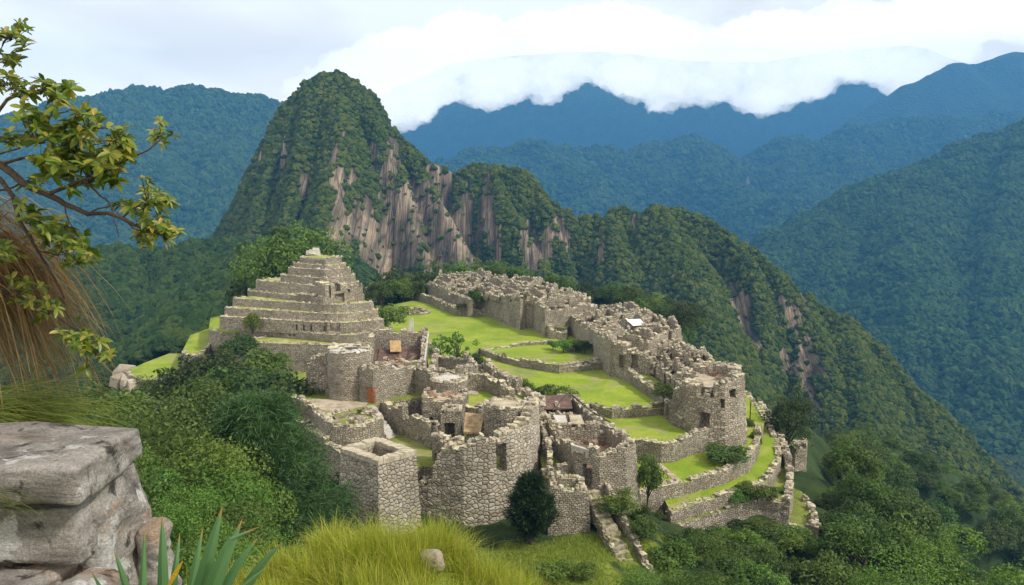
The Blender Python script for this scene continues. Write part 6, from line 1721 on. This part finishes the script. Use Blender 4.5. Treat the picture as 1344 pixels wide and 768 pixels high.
BR = [  # branch polylines in survey points with radii (m)
 ([(-110, 190, 6.0), (0, 216, 5.7), (30, 240, 5.6), (62, 255, 5.6), (85, 268, 5.6), (115, 281, 5.6), (160, 286, 5.6), (190, 300, 5.6), (222, 312, 5.6)], .030),
 ([(62, 255, 5.6), (104, 237, 5.5), (140, 222, 5.5), (175, 206, 5.5), (212, 182, 5.5)], .014), ([(104, 237, 5.5), (125, 250, 5.5), (140, 262, 5.5), (158, 284, 5.55)], .009), ([(140, 262, 5.5), (150, 290, 5.5), (156, 312, 5.5)], .005),
 ([(-110, 165, 6.1), (0, 182, 5.9), (40, 180, 5.8), (80, 172, 5.8), (118, 152, 5.8)], .022), ([(80, 172, 5.8), (110, 178, 5.7), (150, 185, 5.7), (168, 190, 5.7)], .01), ([(40, 180, 5.8), (70, 150, 5.9), (100, 140, 5.9)], .009),
 ([(-110, 150, 6.1), (-20, 160, 5.8), (10, 130, 5.8), (30, 120, 5.8), (60, 116, 5.8), (85, 118, 5.8)], .016), ([(-20, 160, 5.8), (-10, 100, 5.8), (5, 55, 5.8), (20, 40, 5.8)], .014), ([(-5, 80, 5.8), (10, 75, 5.8), (20, 70, 5.8)], .006),
 ([(-110, 215, 6.0), (0, 235, 5.6), (25, 290, 5.6), (50, 330, 5.6), (85, 392, 5.6)], .022), ([(25, 290, 5.6), (60, 285, 5.6), (95, 300, 5.6), (118, 338, 5.6)], .01), ([(50, 330, 5.6), (75, 335, 5.6), (95, 330, 5.6)], .007),
 ([(0, 216, 5.7), (40, 205, 5.6), (80, 205, 5.6), (120, 200, 5.6)], .012), ([(85, 268, 5.6), (90, 290, 5.6), (100, 305, 5.6)], .005), ([(160, 286, 5.6), (185, 268, 5.6), (210, 258, 5.6)], .007), ([(115, 281, 5.6), (150, 270, 5.6), (180, 262, 5.6)], .006),
 ([(-110, 230, 6.2), (0, 390, 5.9), (60, 400, 5.8), (110, 440, 5.8), (140, 462, 5.8)], .016), ([(-100, 200, 6.1), (0, 250, 6.0), (30, 240, 6.0), (60, 225, 6.0)], .012),
 ([(160, 286, 5.6), (175, 300, 5.6), (188, 304, 5.6), (200, 318, 5.6)], .006), ([(-110, 190, 6.1), (-10, 205, 6), (25, 195, 6), (45, 160, 6)], .012)]
tips = []
for pts, r in BR:
    w3 = [np.array(W(*p)) for p in pts]
    # fine wiggle between survey points
    q = [w3[0]]
    for a, b in zip(w3[:-1], w3[1:]):
        m = (a + b) / 2 + rng.normal(0, .05, 3) * np.linalg.norm(b - a); q += [m, b]
    g = Geo(); tube(g, q, list(np.linspace(r, max(.0025, r * .25), len(q))), 6); g.build('branch', [BARK], ft, True)
    # side twigs and rosettes along the outer part
    tips.append(q[-1])
def leaf_shape(c, d, up, L_, rng):
    """one elongated leaf: 6 quads with a fold and a droop"""
    d = d / np.linalg.norm(d); s = np.cross(d, up); s /= np.linalg.norm(s) + 1e-9; n = np.cross(s, d)
    out = []
    prof = [(0, .12), (.3, .85), (.6, 1.), (.85, .6), (1., .05)]
    w = L_ * .19
    row = []
    for t_, k in prof:
        p = c + d * L_ * t_ - np.array((0, 0, 1)) * L_ * .28 * t_ ** 2
        row.append((p - s * w * k + n * w * .3 * k, p, p + s * w * k + n * w * .3 * k))
    return row
LG = Geo(); TW = Geo()
def rosette(c, n, L_, rng):
    o = rng.normal(size=3) * .3 + np.array((.2, -.2, .5)); o /= np.linalg.norm(o)
    for k in range(n):
        a = k * 2.4 + rng.normal(0, .3)
        e1 = np.cross(o, (1, .3, .2)); e1 /= np.linalg.norm(e1); e2 = np.cross(o, e1)
        d = e1 * math.cos(a) + e2 * math.sin(a) + o * rng.uniform(.05, .7)
        rows = leaf_shape(c, d, o + rng.normal(0, .2, 3), L_ * rng.uniform(.65, 1.2), rng)
        vs = [tuple(p) for r_ in rows for p in r_]; fs = []
        for i in range(4):
            fs += [(i * 3, i * 3 + 1, i * 3 + 4, i * 3 + 3), (i * 3 + 1, i * 3 + 2, i * 3 + 5, i * 3 + 4)]
        LG.add(vs, fs, 0)
CL = [  # where leaf sprays sit: u, v, spread px, number of rosettes, leaf length m
 (212, 172, 16, 9, .055), (168, 196, 14, 4, .08), (120, 160, 26, 13, .085), (95, 190, 30, 13, .10), (150, 190, 18, 8, .09), (70, 165, 26, 9, .09), (120, 225, 34, 14, .10), (85, 215, 26, 8, .11), (150, 232, 16, 6, .09), (90, 118, 10, 5, .10), (60, 112, 14, 5, .09), (78, 128, 12, 4, .11), (20, 45, 18, 7, .09), (10, 75, 16, 5, .08), (30, 60, 12, 3, .08), (30, 120, 16, 5, .08), (10, 105, 14, 5, .08), (200, 262, 20, 11, .075), (180, 272, 18, 7, .075), (222, 308, 16, 9, .065), (200, 296, 20, 9, .07), (190, 315, 12, 5, .06), (215, 265, 8, 4, .07), (60, 300, 20, 9, .085), (85, 320, 22, 10, .08), (108, 338, 18, 8, .07), (45, 160, 20, 6, .08), (20, 180, 20, 6, .08), (40, 240, 16, 4, .08), (30, 380, 24, 7, .08), (70, 405, 18, 5, .07), (120, 452, 22, 9, .075), (140, 465, 14, 5, .07), (95, 438, 20, 6, .07), (40, 285, 18, 5, .09), (10, 330, 20, 6, .08), (60, 205, 20, 6, .09), (110, 205, 18, 6, .09), (140, 212, 18, 5, .09)]
for (u, v, sp, n, L_) in CL:
    for k in range(int(n * 1.45)):
        c = np.array(W(u + rng.normal(0, sp * .55), v + rng.normal(0, sp * .45), 5.6 + rng.normal(0, .18)))
        rosette(c, int(rng.integers(6, 10)), L_, rng)
        # twig from the spray's heart
        h = np.array(W(u - 6, v + 8, 5.62)); m = (h + c) / 2 + rng.normal(0, .015, 3)
        tube(TW, [tuple(h), tuple(m), tuple(c)], [.004, .003, .002], 4)
LG.build('leaves', [FLEAF], ft); TW.build('twigs', [BARK], ft)
# shaggy straw hanging over the trunk, and fine green grass below it
rng = np.random.default_rng(16)
def strands(n, root, rs, dirs, Ln, droop, wd, rng):
    base = np.array(root) + rng.normal(size=(n, 3)) * np.array(rs)
    d = unit(np.array(dirs[0]) + rng.normal(size=(n, 3)) * np.array(dirs[1])); L_ = rng.uniform(*Ln, n)
    s = unit(np.cross(d, rng.normal(size=(n, 3)))); P_ = []
    for t_ in (0, .3, .6, .85, 1.):
        P_.append(base + d * (L_ * t_)[:, None] + np.array((0, 0, -1.)) * (L_ * droop * rng.uniform(.8, 1.2, n) * t_ ** 2)[:, None])
    W_ = [wd * k for k in (1, .9, .7, .45, .1)]
    return np.stack([np.stack([p - s * w / 2, p + s * w / 2], 1) for p, w in zip(P_, W_)], 1).reshape(n, -1, 3)
r0 = W(-25, 330, 6.1)
v = np.concatenate([strands(760, W(-50, 325, 6.1), (.14, .2, .24), ((.75, -.1, .05), (.3, .35, .4)), (.35, .9), 1.0, .009, rng), strands(420, W(0, 330, 6.1), (.12, .15, .10), ((.7, -.1, -.3), (.3, .3, .3)), (.35, .8), 1.0, .008, rng)])
props(link('straw_clump', blade_mesh('straw_clump', v, LF_STRAW)), 'shaggy brown clump of dry straw hanging from the trunk at the left edge', 'dry grass')
v = np.concatenate([strands(1500, W(-50, 560, 5.7), (.12, .2, .10), ((.9, -.1, .25), (.12, .25, .22)), (.5, 1.12), .35, .006, rng)])
props(link('fine_grass', blade_mesh('fine_grass', v, LF_NEEDLE)), 'fan of fine green grass blades above the stone pile at the left edge', 'grass clump')
v = strands(60, W(-20, 655, 4.3), (.05, .1, .04), ((.9, -.1, .02), (.1, .2, .18)), (.15, .35), .3, .004, rng)
props(link('grass_tuft', blade_mesh('grass_tuft', v, LF_NEEDLE)), 'few thin grass blades poking out between the near stone blocks', 'grass clump')
